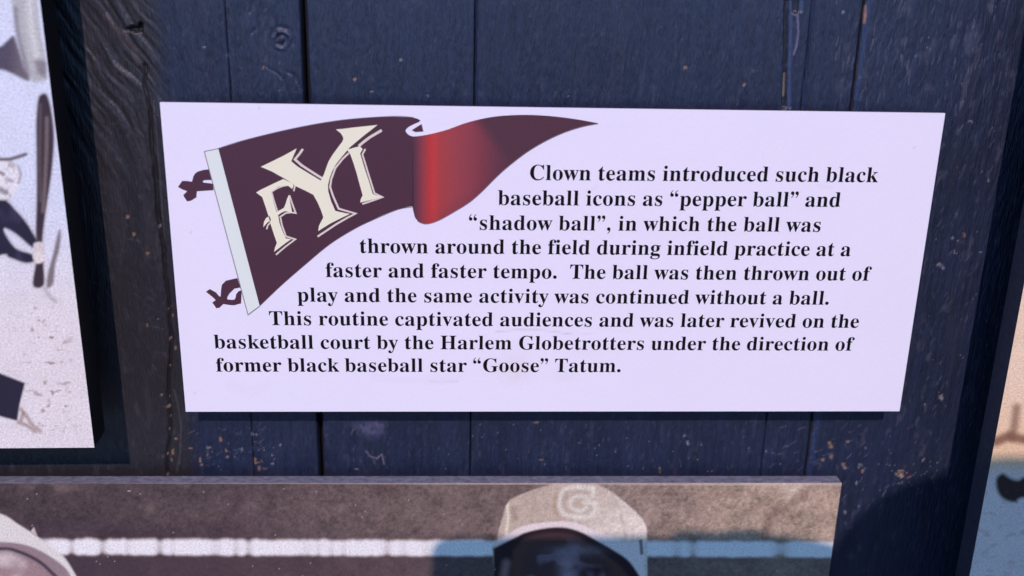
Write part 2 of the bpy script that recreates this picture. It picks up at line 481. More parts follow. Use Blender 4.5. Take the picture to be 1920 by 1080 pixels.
joints = [(-1.305, .0012), (-1.165, .001), (-1.025, .001), (-.885, .001), (-.745, .0012), (-.605, .001), (-.465, .001), (-.325, .001),
          (-.1340, .0004), (-.0891, .0040), (.0108, .0004), (.2110, .0004), (.2425, .0010), (.3780, .0014), (.5180, .001), (.658, .001), (.798, .001), (.938, .001), (1.078, .001), (1.218, .001), (1.358, .001)]
for i in range(len(joints) - 1):
    a, ga = joints[i]; b, gb = joints[i + 1]
    ch = {.0108: .0020, .2110: .0028, .2425: .0052}.get(a, 0.0)
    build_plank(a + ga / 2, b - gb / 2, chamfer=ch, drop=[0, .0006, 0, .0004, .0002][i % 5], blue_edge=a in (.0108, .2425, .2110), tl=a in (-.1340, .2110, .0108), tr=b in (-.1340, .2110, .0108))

# ------------------------------------------------------------------ printed panels
def print_sheet(name, x0, x1, z0, z1, h, paint, fine, step=.0007, coarse=.01, mat=None, parent=None, org=None, rot=0.0, label=None):
    """flat printed face; colours painted per point. fine = (xa, xb, za, zb) drawn finely"""
    def axis(a, b, fa, fb):
        fa = max(a, fa); fb = min(b, fb)
        p = [np.linspace(a, fa, max(2, int((fa - a) / coarse)), endpoint=False)] if fa > a + 1e-6 else []
        p.append(np.linspace(fa, fb, int((fb - fa) / step)))
        if b > fb + 1e-6:
            p.append(np.linspace(fb, b, max(2, int((b - fb) / coarse)) + 1)[1:])
        return np.concatenate(p)
    X, Z = np.meshgrid(axis(x0, x1, fine[0], fine[1]), axis(z0, z1, fine[2], fine[3]))
    px, py = to_px(X, Z, h)
    C = paint(px, py, X, Z - CZ)
    me = grid_mesh(name, X - org[0], np.full_like(X, -h - org[1]), Z - org[2], np.clip(C, .003, .88), smooth=False)
    return obj(name, me, mat or M_print, parent)

def panel_body(root, x0, x1, z0, z1, h, t, mat, name='board'):
    """the board that carries a print: front 0.3 mm behind the sheet, plus two battens to the wall"""
    o = root.location
    obj(name, box_mesh(name, (x0 - o[0], -h + .0002 - o[1], z0 - o[2]), (x1 - o[0], -h + t - o[1], z1 - o[2]), .0005), mat, root)
    w = x1 - x0; hh = z1 - z0
    for f in (.30, .70):
        cx = x0 + w * f
        obj('batten', box_mesh('batten', (cx - .012 - o[0], -h + t + .0002 - o[1], z0 + hh * .22 - o[2]), (cx + .012 - o[0], .0 - o[1], z1 - hh * .22 - o[2])), M_batten, root)

def g(px, py, X, z, s, seed, oc=3):
    return noise(X, z, s, s, seed, oc)

# ---- large photograph, lower edge of the picture
SL = (-.45, .2600, CZ - .86, CZ - .3584)
HL = .022
lower = empty('photo_panel', (-.10, -HL, SL[3]), 'wide sepia photo board of two ballplayers in pale caps hanging below the white sign', 'photo panel', 'baseball photo panels on the board wall', rot=(0, 0.0040, 0))
panel_body(lower, *SL, HL, .0098, M_edge_grey)
def paint_lower(px, py, X, z):
    t = sstep(0, 1600, px)
    base = lin((72, 58, 66)) * (1 - t)[..., None] + lin((126, 106, 108)) * t[..., None]
    t2 = sstep(1000, 1560, px)
    base = base * (1 - t2)[..., None] + lin((164, 140, 134)) * t2[..., None]
    C = base / LIT
    n = g(px, py, X, z, .012, 80, 4)
    C = C * (1 + .34 * n + .34 * g(px, py, X, z, .0026, 81, 3) + .26 * g(px, py, X, z, .0012, 94, 1))[..., None]
    C = mixc(C, sstep(.3, .8, g(px, py, X, z, .018, 82, 3)) * .25, ink(170, 148, 148))
    C = mixc(C, (1 - sstep(0, 1000, px)) * sstep(955, 1005, py) * .45, ink(58, 42, 62))
    C = mixc(C, sstep(.2, .8, -g(px, py, X, z, .02, 83, 3)) * .25, ink(60, 40, 58))
    # cloud-like mottling towards the right end
    cl = poly_mask(px, py, [(1465, 900), (1510, 900), (1495, 925), (1480, 935)], 13)
    C = mixc(C, cl * .55 * (.7 + .5 * g(px, py, X, z, .004, 96, 2)).clip(0, 1), ink(218, 200, 202))
    dk = stroke_mask(px, py, spline([(1505, 925), (1480, 945), (1455, 955), (1440, 985), (1438, 1005)]), 8, 8)
    C = mixc(C, dk * .45, ink(95, 68, 70))
    # pale rail across
    seg = np.ones_like(px)
    for c0, w, s in ((135, 3, .8), (193, 3.5, .95), (240, 3, .35), (300, 3.5, .9), (325, 2, .3), (405, 5, .35), (443, 3, .6), (467, 3.5, .75), (575, 5, .3), (598, 3, .35), (622, 3, .4), (645, 2.5, .4), (726, 4, .75), (757, 4, .3), (800, 4, .35), (1270, 5, .5), (1300, 4, .85), (1466, 7, .95)):
        seg = seg * (1 - s * .8 * np.exp(-((px - c0) / (w * 1.9)) ** 2) * (.55 + .45 * sstep(1020, 1042, py)) * 1.0)
    hw = 15.0 + 2.6 * noise(X, z, .006, 1.0, 85, 3) - 5.5 * (1 - seg)
    dy_ = np.abs(py - 1027 - 1.2 * noise(X, z, .01, 1.0, 87, 2))
    rail = (1 - sstep(hw - 5, hw + 4.5, dy_)) * sstep(60, 100, px)
    C = mixc(C, (1 - sstep(hw - 1, hw + 7, dy_)) * sstep(70, 110, px) * .55, ink(128, 92, 80))
    C = mixc(C, rail * (.30 + .70 * seg) * (1 + .10 * g(px, py, X, z, .0015, 86, 2)).clip(0, 1), ink(230, 220, 238))
    nt_ = np.zeros_like(px)
    for c0, w in ((1300, 9), (1466, 14), (193, 7), (300, 6), (467, 6)):
        nt_ = np.maximum(nt_, (1 - sstep(1009, 1009 + 14, py)) * sstep(1000, 1008, py) * np.exp(-((px - c0) / w) ** 2))
    C = mixc(C, nt_ * .55, base * .55 / LIT)
    low = sstep(1040, 1046, py)
    C = mixc(C, low * .55, ink(70, 52, 66))
    # left cap
    crown = spline([(-160, 1040), (-120, 985), (-70, 955), (0, 965), (35, 985), (62, 1002), (85, 1018), (120, 1045), (146, 1085)], 6) + [(150, 1200), (-170, 1200)]
    C = mixc(C, poly_mask(px, py, crown, 2.5), ink(212, 203, 214))
    C = mixc(C, poly_mask(px, py, [(58, 999), (64, 990), (70, 1006)], 2), ink(200, 180, 190))
    brim = spline([(-150, 1065), (-80, 1020), (0, 1018), (50, 1024), (95, 1045), (132, 1078), (140, 1130)], 6) + [(135, 1200), (-160, 1200)]
    C = mixc(C, poly_mask(px, py, brim, 2.5), ink(140, 118, 132))
    C = mixc(C, stroke_mask(px, py, spline([(-100, 1040), (0, 1031), (35, 1036), (75, 1055), (108, 1085)], 6), 3, 3), ink(60, 45, 62))
    face = spline([(-110, 1060), (0, 1040), (30, 1044), (65, 1062), (95, 1090), (110, 1180), (60, 1330), (-60, 1330), (-120, 1180)], 6, True)
    C = mixc(C, poly_mask(px, py, face, 6), ink(150, 122, 134))
    C = mixc(C, sstep(-.1, .6, g(px, py, X, z, .012, 88, 2)) * poly_mask(px, py, face, 10) * .7, ink(214, 200, 212))
    # right cap: crown, band, dark underside, face below
    crown = [(924, 1024), (932, 1012), (936, 990), (943, 968), (948, 948), (956, 936), (978, 925), (1005, 915), (1036, 906), (1075, 903.5), (1118, 905), (1128, 910), (1150, 922), (1170, 938), (1190, 955), (1206, 972), (1213, 986), (1214, 1020), (1215, 1090), (1205, 1200), (935, 1200)]
    cm = poly_mask(px, py, crown, 2.0)
    cc = np.ones(px.shape + (3,)) * ink(180, 160, 158)
    cc = mixc(cc, sstep(1060, 1200, px + (py - 950) * .6), ink(212, 196, 200))
    cc = mixc(cc, stroke_mask(px, py, spline([(1150, 925), (1165, 960), (1172, 1000), (1174, 1016)], 5), 2, 3) * .35, ink(160, 138, 134))
    cc = mixc(cc, stroke_mask(px, py, spline([(1010, 914), (1000, 945), (996, 985)], 5), 2, 3) * .3, ink(150, 126, 120))
    cc = cc * (1 + .20 * g(px, py, X, z, .0022, 90, 3) + .06 * g(px, py, X, z, .008, 91, 2))[..., None]
    cc = mixc(cc, stroke_mask(px, py, [(951, 942), (953, 965), (950, 1000)], 2.5, 3) * .8, ink(232, 212, 206))
    cc = mixc(cc, stroke_mask(px, py, [(962, 952), (966, 970)], 5, 5) * .5, ink(140, 108, 100))
    cc = mixc(cc, stroke_mask(px, py, [(1042, 925), (1040, 955), (1046, 965)], 3, 4) * .5, ink(160, 128, 110))
    C = mixc(C, cm, cc)
    # cap letters: a C wrapped round a G
    L = ink(240, 222, 226)
    for pts, w in ((spline([(1112, 914), (1080, 912), (1058, 916), (1050, 935), (1050, 950), (1060, 963), (1086, 968)], 5), 4.0),
                   (spline([(1112, 928), (1112, 914)], 3), 4.0),
                   (spline([(1104, 934), (1090, 928), (1074, 932), (1070, 942), (1074, 952), (1090, 956), (1100, 950)], 5), 3.6), ([(1118, 941), (1094, 941)], 3.0),
                   (spline([(1115, 942), (1116, 955), (1108, 966), (1090, 968)], 5), 4.0), ([(1084, 903), (1085, 912)], 3.0), ([(1080, 966), (1079, 980)], 2.6)):
        C = mixc(C, stroke_mask(px, py, pts, w, 4.2) * .55, L)
    band = spline([(924, 1020), (950, 1002), (985, 984), (1040, 976), (1080, 979), (1115, 992), (1150, 1005), (1180, 1015), (1212, 1012)], 6)
    under = spline([(926, 1028), (945, 1018), (965, 1008), (990, 996), (1030, 988), (1062, 988), (1090, 996), (1120, 1012), (1150, 1029), (1180, 1050), (1205, 1085)], 6)
    C = mixc(C, poly_mask(px, py, band + under[::-1], 2.5) * .8, ink(226, 208, 226))
    C = mixc(C, poly_mask(px, py, [(925, 1026), (960, 1010), (985, 1000), (960, 1030), (935, 1060), (928, 1040)], 5) * .8, ink(110, 84, 92))
    um = poly_mask(px, py, under + [(1205, 1300), (928, 1300)], 2.5)
    inner = spline([(962, 1030), (985, 1008), (1020, 999), (1065, 999), (1095, 1010), (1130, 1034), (1165, 1060), (1185, 1090)], 6) + [(1180, 1300), (950, 1300)]
    uc = np.ones(px.shape + (3,)) * ink(36, 22, 34)
    uc = mixc(uc, poly_mask(px, py, inner, 5) * .8, ink(78, 54, 56))
    fl = spline([(985, 1040), (1020, 1016), (1070, 1014), (1110, 1030), (1150, 1070), (1160, 1150), (1130, 1280), (1060, 1320), (1000, 1280), (975, 1150)], 6, True)
    uc = mixc(uc, poly_mask(px, py, fl, 8) * .7, ink(60, 42, 52))
    bl = sstep(.05, .55, noise(X, z, .010, .008, 95, 2) + .5 * np.exp(-((px - 1072) / 30) ** 2) - .15)
    uc = mixc(uc, bl * poly_mask(px, py, fl, 14) * .40, ink(140, 122, 150))
    uc = mixc(uc, np.exp(-((px - 1080) / 42) ** 2 - ((py - 1030) / 9) ** 2) * .28 + np.exp(-((px - 1064) / 16) ** 2) * sstep(1030, 1060, py) * .35, ink(180, 164, 190))
    uc = mixc(uc, np.exp(-((px - 1110) / 26) ** 2 - ((py - 1066) / 8) ** 2) * .8, ink(30, 16, 26))
    uc = mixc(uc, stroke_mask(px, py, [(950, 1055), (945, 1085)], 7, 8) * .6, ink(150, 120, 130))
    C = mixc(C, um, uc)
    C = mixc(C, stroke_mask(px, py, [(1202, 1012), (1204, 1035)], 3, 2) * .8, ink(60, 40, 50))
    # pale worn edge along the top and small flecks
    sp = (noise(X, z, .0011, .0011, 92, 1) > .93) & (noise(X, z, .006, .006, 93, 1) > .2)
    C = mixc(C, sp * .5, ink(230, 215, 215))
    C = mixc(C, (1 - sstep(1.2, 3.0, py - 905 + .0018 * (px - 1577) * 0)) * .5, ink(200, 180, 180))
    return C
print_sheet('print', *SL, HL, paint_lower, (-.32, .2600, CZ - .46, CZ - .3584), parent=lower, org=lower.location)

# ---- photograph on the left
SA = (-.72, -.2176, CZ - .3160, CZ + .18)
HA = .055
left = empty('photo_panel', (-.45, -HA, SA[2]), 'sepia photo board with black edge showing a batter, left of the white sign', 'photo panel', 'baseball photo panels on the board wall', rot=(0, -.0050, 0))
panel_body(left, *SA, HA, .022, M_edge_black)
def paint_left(px, py, X, z):
    C = np.ones(px.shape + (3,)) * ink(206, 206, 240)
    gr = sstep(350, 620, py)
    C = mixc(C, gr, ink(216, 205, 224))
    C = C * (1 + .05 * g(px, py, X, z, .0016, 101, 2) + .04 * g(px, py, X, z, .01, 103, 2))[..., None]
    # trodden ground speckle
    sp = sstep(.25, .6, noise(X, z, .0034, .0026, 102, 4)) * sstep(560, 600, py) * (1 - sstep(800, 825, py)) * (np.exp(-((px - 95 - (py - 700) * .10) / 40) ** 2) + .10)
    C = mixc(C, np.clip(sp * .85, 0, 1), ink(140, 108, 100))
    # leg and shoe of a standing figure at the top
    leg = spline([(28, -60), (26, 0), (32, 30), (36, 60), (42, 90), (50, 130), (58, 152), (75, 158), (92, 150), (90, 110), (80, 60), (74, 0), (70, -60)], 5, True)
    C = mixc(C, poly_mask(px, py, leg, 5), ink(172, 168, 184))
    C = mixc(C, stroke_mask(px, py, spline([(60, -40), (62, 40), (70, 90), (78, 130)], 6), 7, 8) * .8, ink(205, 200, 214))
    C = mixc(C, stroke_mask(px, py, spline([(34, 20), (37, 60), (46, 100), (56, 145)], 6), 4, 5) * .7, ink(110, 96, 112))
    C = mixc(C, poly_mask(px, py, [(68, 118), (80, 114), (92, 122), (90, 150), (74, 140)], 6) * .7, ink(90, 76, 98))
    dark = spline([(-60, 95), (0, 92), (18, 80), (30, 72), (38, 92), (48, 128), (58, 155), (30, 143), (0, 134), (-60, 140)], 5, True)
    dk = poly_mask(px, py, dark, 4)
    C = mixc(C, dk, ink(78, 68, 92))
    C = mixc(C, dk * sstep(15, 50, px) * .6, ink(120, 106, 118))
    # bat
    bat = spline([(76, 190), (82, 181), (92, 182), (100, 210), (105, 260), (101, 320), (92, 380), (86, 420), (82, 460), (84, 500), (84, 538), (64, 538), (70, 490), (70, 430), (72, 370), (72, 290), (72, 230)], 5, True)
    bm_ = poly_mask(px, py, bat, 3)
    C = mixc(C, poly_mask(px, py, bat, 8) * .35, ink(150, 118, 110))
    C = mixc(C, bm_, ink(54, 40, 54))
    C = mixc(C, stroke_mask(px, py, spline([(92, 225), (91, 280), (88, 340), (84, 400)], 6), 3.0, 4) * .6, ink(140, 118, 124))
    C = mixc(C, stroke_mask(px, py, spline([(80, 200), (78, 300), (79, 380)], 6), 2.5, 3) * .5, ink(110, 92, 104))
    sh = spline([(112, 438), (117, 440), (114, 470), (106, 500), (102, 535), (90, 542), (92, 515), (102, 480)], 5, True)
    C = mixc(C, poly_mask(px, py, sh, 4) * .85, ink(92, 72, 82))
    # seated batter: face, cap, dark jersey, arms, hands
    fc = spline([(-70, 300), (0, 300), (25, 305), (40, 325), (38, 350), (25, 372), (5, 384), (-50, 390), (-90, 350)], 5, True)
    C = mixc(C, poly_mask(px, py, fc, 6) * .6, ink(226, 216, 228))
    C = mixc(C, poly_mask(px, py, fc, 8) * sstep(.1, .6, noise(X, z, .004, .005, 105, 3)) * .6, ink(150, 124, 132))
    C = mixc(C, stroke_mask(px, py, spline([(0, 302), (20, 302), (36, 298), (52, 293)], 5), 3.2, 2.5) * .9, ink(80, 60, 72))
    C = mixc(C, stroke_mask(px, py, spline([(38, 316), (42, 330), (38, 346)], 5), 2.5, 2.5) * .6, ink(130, 104, 116))
    C = mixc(C, stroke_mask(px, py, [(4, 327), (10, 330)], 3, 2.5) * .8, ink(90, 66, 78))
    C = mixc(C, stroke_mask(px, py, [(20, 341), (27, 343)], 2.2, 2.5) * .7, ink(110, 86, 96))
    C = mixc(C, stroke_mask(px, py, [(2, 358), (14, 364)], 5, 4) * .7, ink(96, 70, 82))
    jer = spline([(-120, 380), (0, 378), (18, 382), (30, 395), (48, 415), (62, 436), (74, 460), (70, 470), (56, 462), (38, 446), (20, 434), (10, 432), (16, 448), (34, 470), (62, 480), (68, 492), (50, 496), (20, 486), (0, 482), (-120, 520)], 5, True)
    C = mixc(C, poly_mask(px, py, jer, 8) * .45, ink(150, 118, 110))
    C = mixc(C, poly_mask(px, py, jer, 3), ink(34, 30, 56))
    C = mixc(C, poly_mask(px, py, jer, 6) * sstep(.1, .7, noise(X, z, .006, .01, 104, 2)) * .35, ink(70, 66, 100))
    C = mixc(C, poly_mask(px, py, spline([(66, 460), (82, 458), (87, 470), (80, 480), (68, 478)], 4, True), 2.5), ink(206, 192, 206))
    C = mixc(C, poly_mask(px, py, spline([(64, 482), (76, 475), (86, 482), (84, 494), (70, 497)], 4, True), 2.5), ink(218, 204, 216))
    # dark boot box low left and scuffed earth by it
    C = mixc(C, poly_mask(px, py, [(-120, 660), (0, 702), (48, 721), (38, 760), (33, 792), (0, 783), (-120, 760)], 2.5), ink(38, 32, 54))
    for pts in ([(40, 770), (52, 785), (62, 800), (76, 811)], [(36, 795), (50, 800), (66, 812)], [(44, 778), (40, 790)]):
        C = mixc(C, stroke_mask(px, py, spline(pts, 5), 3.4, 3.5) * .7, ink(140, 108, 104))
    C = mixc(C, stroke_mask(px, py, spline([(86, 545), (96, 560), (106, 568)], 4), 3, 4) * .5, ink(130, 110, 118))
    # rest of the figure outside the frame, kept vague
    C = mixc(C, poly_mask(px, py, spline([(-520, 470), (-300, 440), (-120, 480), (-60, 560), (-90, 690), (-300, 760), (-560, 700)], 5, True), 14) * .9, ink(120, 108, 128))
    return C
print_sheet('print', *SA, HA, paint_left, (-.30, -.2176, CZ - .3160, CZ - .03), parent=left, org=left.location)

# ---- photograph on the right
SR = (.3412, .86, CZ - .80, CZ + .16)
HR = .055
right = empty('photo_panel', (.60, -HR, SR[2]), 'pale photo board with dark edge at the far right of the wall, mostly cut off', 'photo panel', 'baseball photo panels on the board wall')
panel_body(right, *SR, HR, .018, M_edge_dark)
def paint_right(px, py, X, z):
    C = np.ones(px.shape + (3,)) * ink(222, 192, 182)
    C = mixc(C, sstep(700, 860, py) * .6, ink(214, 170, 140))
    C = mixc(C, sstep(860, 900, py) * .7, ink(212, 198, 224))  # lower part painted bluer to carry the blue of the shadow there
    C = C * (1 + .05 * g(px, py, X, z, .0020, 111, 3) + .05 * g(px, py, X, z, .012, 112, 2))[..., None]
    C = mixc(C, stroke_mask(px, py, [(1868, 828), (1890, 818), (1930, 826), (2050, 830), (2300, 812), (2700, 820), (3200, 800)], 9, 7) * .85, ink(112, 70, 58))
    C = mixc(C, stroke_mask(px, py, [(1906, 765), (1902, 800), (1896, 820)], 8, 7) * .75, ink(120, 84, 74))
    C = mixc(C, poly_mask(px, py, spline([(1868, 898), (1880, 888), (1894, 896), (1910, 900), (1940, 890), (2100, 872), (2300, 860), (2500, 840), (2520, 880), (2300, 915), (2100, 930), (1930, 932), (1905, 942), (1882, 936), (1870, 920)], 5, True), 5), ink(44, 30, 34))
    # a kneeling figure and trodden earth further right
    C = mixc(C, poly_mask(px, py, spline([(2150, 300), (2280, 240), (2420, 300), (2520, 450), (2560, 640), (2480, 800), (2250, 840), (2120, 700), (2180, 520)], 5, True), 16) * .85, ink(120, 92, 96))
    C = mixc(C, poly_mask(px, py, spline([(2230, 120), (2300, 80), (2360, 130), (2350, 220), (2280, 250), (2220, 200)], 5, True), 10) * .9, ink(176, 146, 142))
    C = mixc(C, sstep(.2, .6, noise(X, z, .006, .004, 113, 4)) * sstep(880, 960, py) * .35, ink(160, 128, 120))
    return C
print_sheet('print', *SR, HR, paint_right, (.3412, .43, CZ - .46, CZ - .03), parent=right, org=right.location)

# ------------------------------------------------------------------ the white sign
PX0, PX1, PZ0, PZ1 = -.26712 * .633, .45866 * .633, CZ - .48203 * .633, CZ - .17355 * .633
PX0, PX1 = -.1691, .2904
HP = .0255
sign = empty('information_sign', ((PX0 + PX1) / 2, -HP, PZ0), 'white printed sign with maroon FYI pennant and nine lines of black text', 'sign')
SO = sign.location
panel_body(sign, PX0, PX1, PZ0, PZ1, HP, .0016, M_edge_white, 'sheet')
def paint_sign(px, py, X, z):
    C = np.ones(px.shape + (3,)) * np.array([.83, .82, .83])
    C = C * (1 + .010 * noise(X, z, .03, .03, 120, 3) + .006 * noise(X, z, .002, .0015, 121, 2))[..., None]
    st = np.exp(-(((px - 966) / 34) ** 2 + ((py - 690) / 26) ** 2)) * (.8 + .6 * noise(X, z, .004, .004, 122, 3))
    C = mixc(C, np.clip(st * .38, 0, 1), (.74, .60, .50))
    st = np.exp(-(((px - 1060) / 22) ** 2 + ((py - 704) / 12) ** 2)) + np.exp(-(((px - 1100) / 30) ** 2 + ((py - 660) / 10) ** 2)) * .6
    C = mixc(C, np.clip(st * .16, 0, 1), (.74, .62, .55))
    for pts, w, s in ((spline([(930, 622), (985, 618), (1035, 621), (1075, 628)], 6), 1.4, .30), (spline([(1040, 629), (1080, 624), (1120, 628)], 6), 1.2, .16),
                      (spline([(805, 716), (830, 717), (858, 715)], 6), 1.6, .22), (spline([(700, 706), (760, 712), (860, 708)], 6), 6, .06), (spline([(430, 720), (470, 735), (500, 722)], 6), 9, .05),
                      (spline([(1100, 362), (1120, 350)], 4), 3, .08), (spline([(1535, 348), (1560, 352)], 4), 2, .14)):
        C = mixc(C, stroke_mask(px, py, pts, w, w) * s, (.45, .42, .50))
    for cx, cy, rr in ((357, 434, 2), (487, 201, 2.5), (531, 305, 1.8), (1577, 374, 1.3), (1655, 615, 1.4), (1637, 617, 1.2), (1715, 276, 1.3), (364, 738, 2.2), (546, 742, 1.5)):
        C = mixc(C, (1 - sstep(rr * .5, rr * 1.3, np.hypot(px - cx, py - cy))) * .45, (.35, .33, .42))
    return C
print_sheet('face', PX0, PX1, PZ0, PZ1, HP, paint_sign, (PX0, PX1, PZ0, PZ1), step=.0013, mat=M_face, parent=sign, org=SO)

def flat(name, pts_px, mat, lift, parent, closed_spline=0, holes=()):
    """flat patch of ink on the sign, outline given in photo pixels"""
    if closed_spline:
        pts_px = spline(pts_px, closed_spline, True)
    loops = [pts_px] + list(holes)
    vv = []; L = []
    for lp in loops:
        c = []
        for p in lp:
            x, z = at(p[0], p[1], HP)
            c.append(Vector((x - SO[0], 0, z - SO[2]))); vv.append((x - SO[0], -lift, z - SO[2]))
        L.append([Vector((q.x, q.z, 0)) for q in c])
    tri = tessellate_polygon(L)
    faces = []
    for t in tri:
        a, b, c = [Vector(vv[i]) for i in t]
        nrm = (b - a).cross(c - a)
        faces.append(t if nrm.y < 0 else t[::-1])
    return obj(name, mesh(name, vv, faces), mat, parent)

def ribbon(name, pts, w, mat, lift, parent):
    """inked line of width w px"""
    P = [np.array(p, float) for p in pts]
    A = []; B = []
    for i, p in enumerate(P):
        d0 = P[i] - P[i - 1] if i else P[1] - P[0]
        d1 = P[i + 1] - P[i] if i + 1 < len(P) else d0
        d0 = d0 / (np.linalg.norm(d0) + 1e-9); d1 = d1 / (np.linalg.norm(d1) + 1e-9)
        n = np.array([-(d0 + d1)[1], (d0 + d1)[0]]); n = n / (np.linalg.norm(n) + 1e-9)
        k = 1 / max(.45, abs(n @ np.array([-d0[1], d0[0]])))
        A.append(p + n * w / 2 * k); B.append(p - n * w / 2 * k)
    vv = []
    for q in A + B:
        x, z = at(q[0], q[1], HP); vv.append((x - SO[0], -lift, z - SO[2]))
    n = len(P); faces = []
    for i in range(n - 1):
        f = (i, i + 1, n + i + 1, n + i)
        a, b, c = Vector(vv[f[0]]), Vector(vv[f[1]]), Vector(vv[f[2]])
        faces.append(f if (b - a).cross(c - a).y < 0 else f[::-1])
    return obj(name, mesh(name, vv, faces), mat, parent)

LF = .00012
left_pts = [(409.5, 278.5)] + spline([(409.5, 278.5), (457.8, 263.4), (503.7, 251.7), (549.6, 241.3), (595.5, 232.3), (641.5, 225.5), (687.4, 220.9), (734.4, 218.7), (768.9, 219.9), (782, 222.3), (788.4, 226.2)], 5)[1:] \
    + [(785, 229), (776, 232.8), (767, 237.3), (761.5, 242), (760.4, 246), (763.5, 250.5), (768, 254), (774, 256), (774.5, 300), (774.8, 388)] \
    + spline([(774.6, 387.5), (768.9, 387.2), (745.9, 392.4), (723, 401.0), (700, 411.4), (664.4, 428.9), (618.5, 457.4), (572.6, 495.3), (526.7, 535.3), (487, 573.4)], 5)[1:]
pennant = flat('pennant', left_pts, M_maroon, LF, sign)
flat('pole_band', [(383.2, 283.8), (409.5, 278.5), (487, 573.4), (465.2, 589.6)], M_stripe, LF * 2, pennant)
ribbon('outline', [(409.5, 278.3), (383.2, 283.8), (465.2, 589.8), (487, 573.6)], 1.5, M_line, LF * 3, pennant)
ribbon('outline', spline([(487, 573.6), (526.7, 535.8), (572.6, 495.9), (618.5, 458), (664.4, 429.5), (700, 412.2), (745.9, 393), (774, 388)], 5), 1.4, M_line, LF * .6, pennant)
ribbon('outline', spline([(409.5, 278.0), (457.8, 262.8), (549.6, 240.7), (641.5, 224.9), (734.4, 218.0), (775, 219.8)], 6), 1.2, M_line, LF * .6, pennant)
flat('fold', [(790.7, 232.5), (793.9, 246.5), (779.2, 247.6), (771.8, 244.2), (781, 238.2)], M_maroon, LF, sign)
# blowing tail of the pennant with its red band
top = np.array(spline([(772, 255.4), (780.4, 255.6), (803.3, 252), (837.8, 243.3), (872.2, 230.9), (906.7, 222.1), (941.1, 217.1), (987, 215.3), (1032.9, 217.6), (1078.9, 223.3), (1121.4, 230.9)], 8))
bot = np.array(spline([(772.9, 386), (775.5, 398), (779, 409), (787.3, 416.4), (801, 419.2), (821.7, 412.9), (849.3, 397.8), (879.1, 379.4), (902, 359.9), (929.6, 332.4), (952.6, 311.7), (987, 285.3), (1021.5, 264.6), (1055.9, 248.6), (1090.4, 237.4), (1121.5, 231.1)], 8))
us = np.concatenate([np.linspace(774, 800, 16), np.linspace(802, 1121, 130)])
tt = np.interp(us, top[:, 0], top[:, 1]); bb = np.interp(us, bot[:, 0], bot[:, 1])
vsr = np.linspace(0, 1, 36)
PXg, Vg = np.meshgrid(us, vsr)
PYg = tt * (1 - Vg) + bb * Vg
mar = lin((71, 40, 60)); stops = [(770, (71, 40, 60)), (779, (86, 46, 66)), (795, (140, 52, 66)), (806, (174, 48, 54)), (814, (178, 54, 60)), (826, (158, 56, 64)), (850, (146, 58, 72)), (880, (132, 56, 72)), (905, (116, 50, 68)), (930, (96, 48, 68)), (960, (78, 44, 62)), (1000, (76, 42, 60))]
sx = [s[0] for s in stops]
CC = np.stack([np.interp(PXg, sx, [lin((c, c, c))[0] for c in [s[1][k] for s in stops]]) for k in range(3)], -1) / LIT
slant = 879 + (PYg - 228) * .82
w = sstep(-2, 34, PXg - slant) * (1 - .0 * Vg)
CC = mixc(CC, w, lin((76, 44, 62)) / LIT)
CC = mixc(CC, sstep(.80, 1.0, Vg) * sstep(780, 840, PXg) * .25, lin((78, 44, 62)) / LIT)
W = np.array([[at(a, b, HP) for a, b in zip(ra, rb)] for ra, rb in zip(PXg, PYg)])
obj('pennant_tail', grid_mesh('pennant_tail', W[..., 0] - SO[0], np.full(PXg.shape, -LF), W[..., 1] - SO[2], np.clip(CC, .003, .8), False), M_pennant, sign)
ribbon('outline', [tuple(p + np.array([.3, .8])) for p in bot[20:]], 1.5, M_line, LF * .6, pennant)
z1 = lambda pts: [(320 + a / 4.355, 200 + b / 4.355) for a, b in pts]
z3 = lambda pts: [(320 + a / 4.355, 400 + b / 4.355) for a, b in pts]
flat('tie_string', z1([(318, 510), (270, 516), (225, 528), (200, 545), (185, 570), (175, 612), (130, 606), (95, 605), (60, 655), (95, 675), (135, 690), (103, 722), (120, 752), (135, 773), (165, 768), (210, 740), (212, 715), (215, 690), (350, 682), (345, 628), (290, 622), (268, 620), (262, 608), (275, 600), (335, 598)]), M_maroon, LF, sign)
flat('tie_string', z3([(545, 528), (500, 538), (450, 550), (432, 570), (420, 580), (412, 620), (408, 680), (395, 675), (370, 645), (320, 618), (288, 640), (320, 665), (350, 690), (368, 708), (340, 728), (360, 755), (372, 775), (400, 770), (430, 740), (480, 748), (520, 750), (575, 735), (580, 628), (555, 635), (535, 660), (530, 690), (520, 705), (490, 706), (460, 700), (465, 680), (480, 655), (500, 635), (520, 615), (570, 605)]), M_maroon, LF, sign)
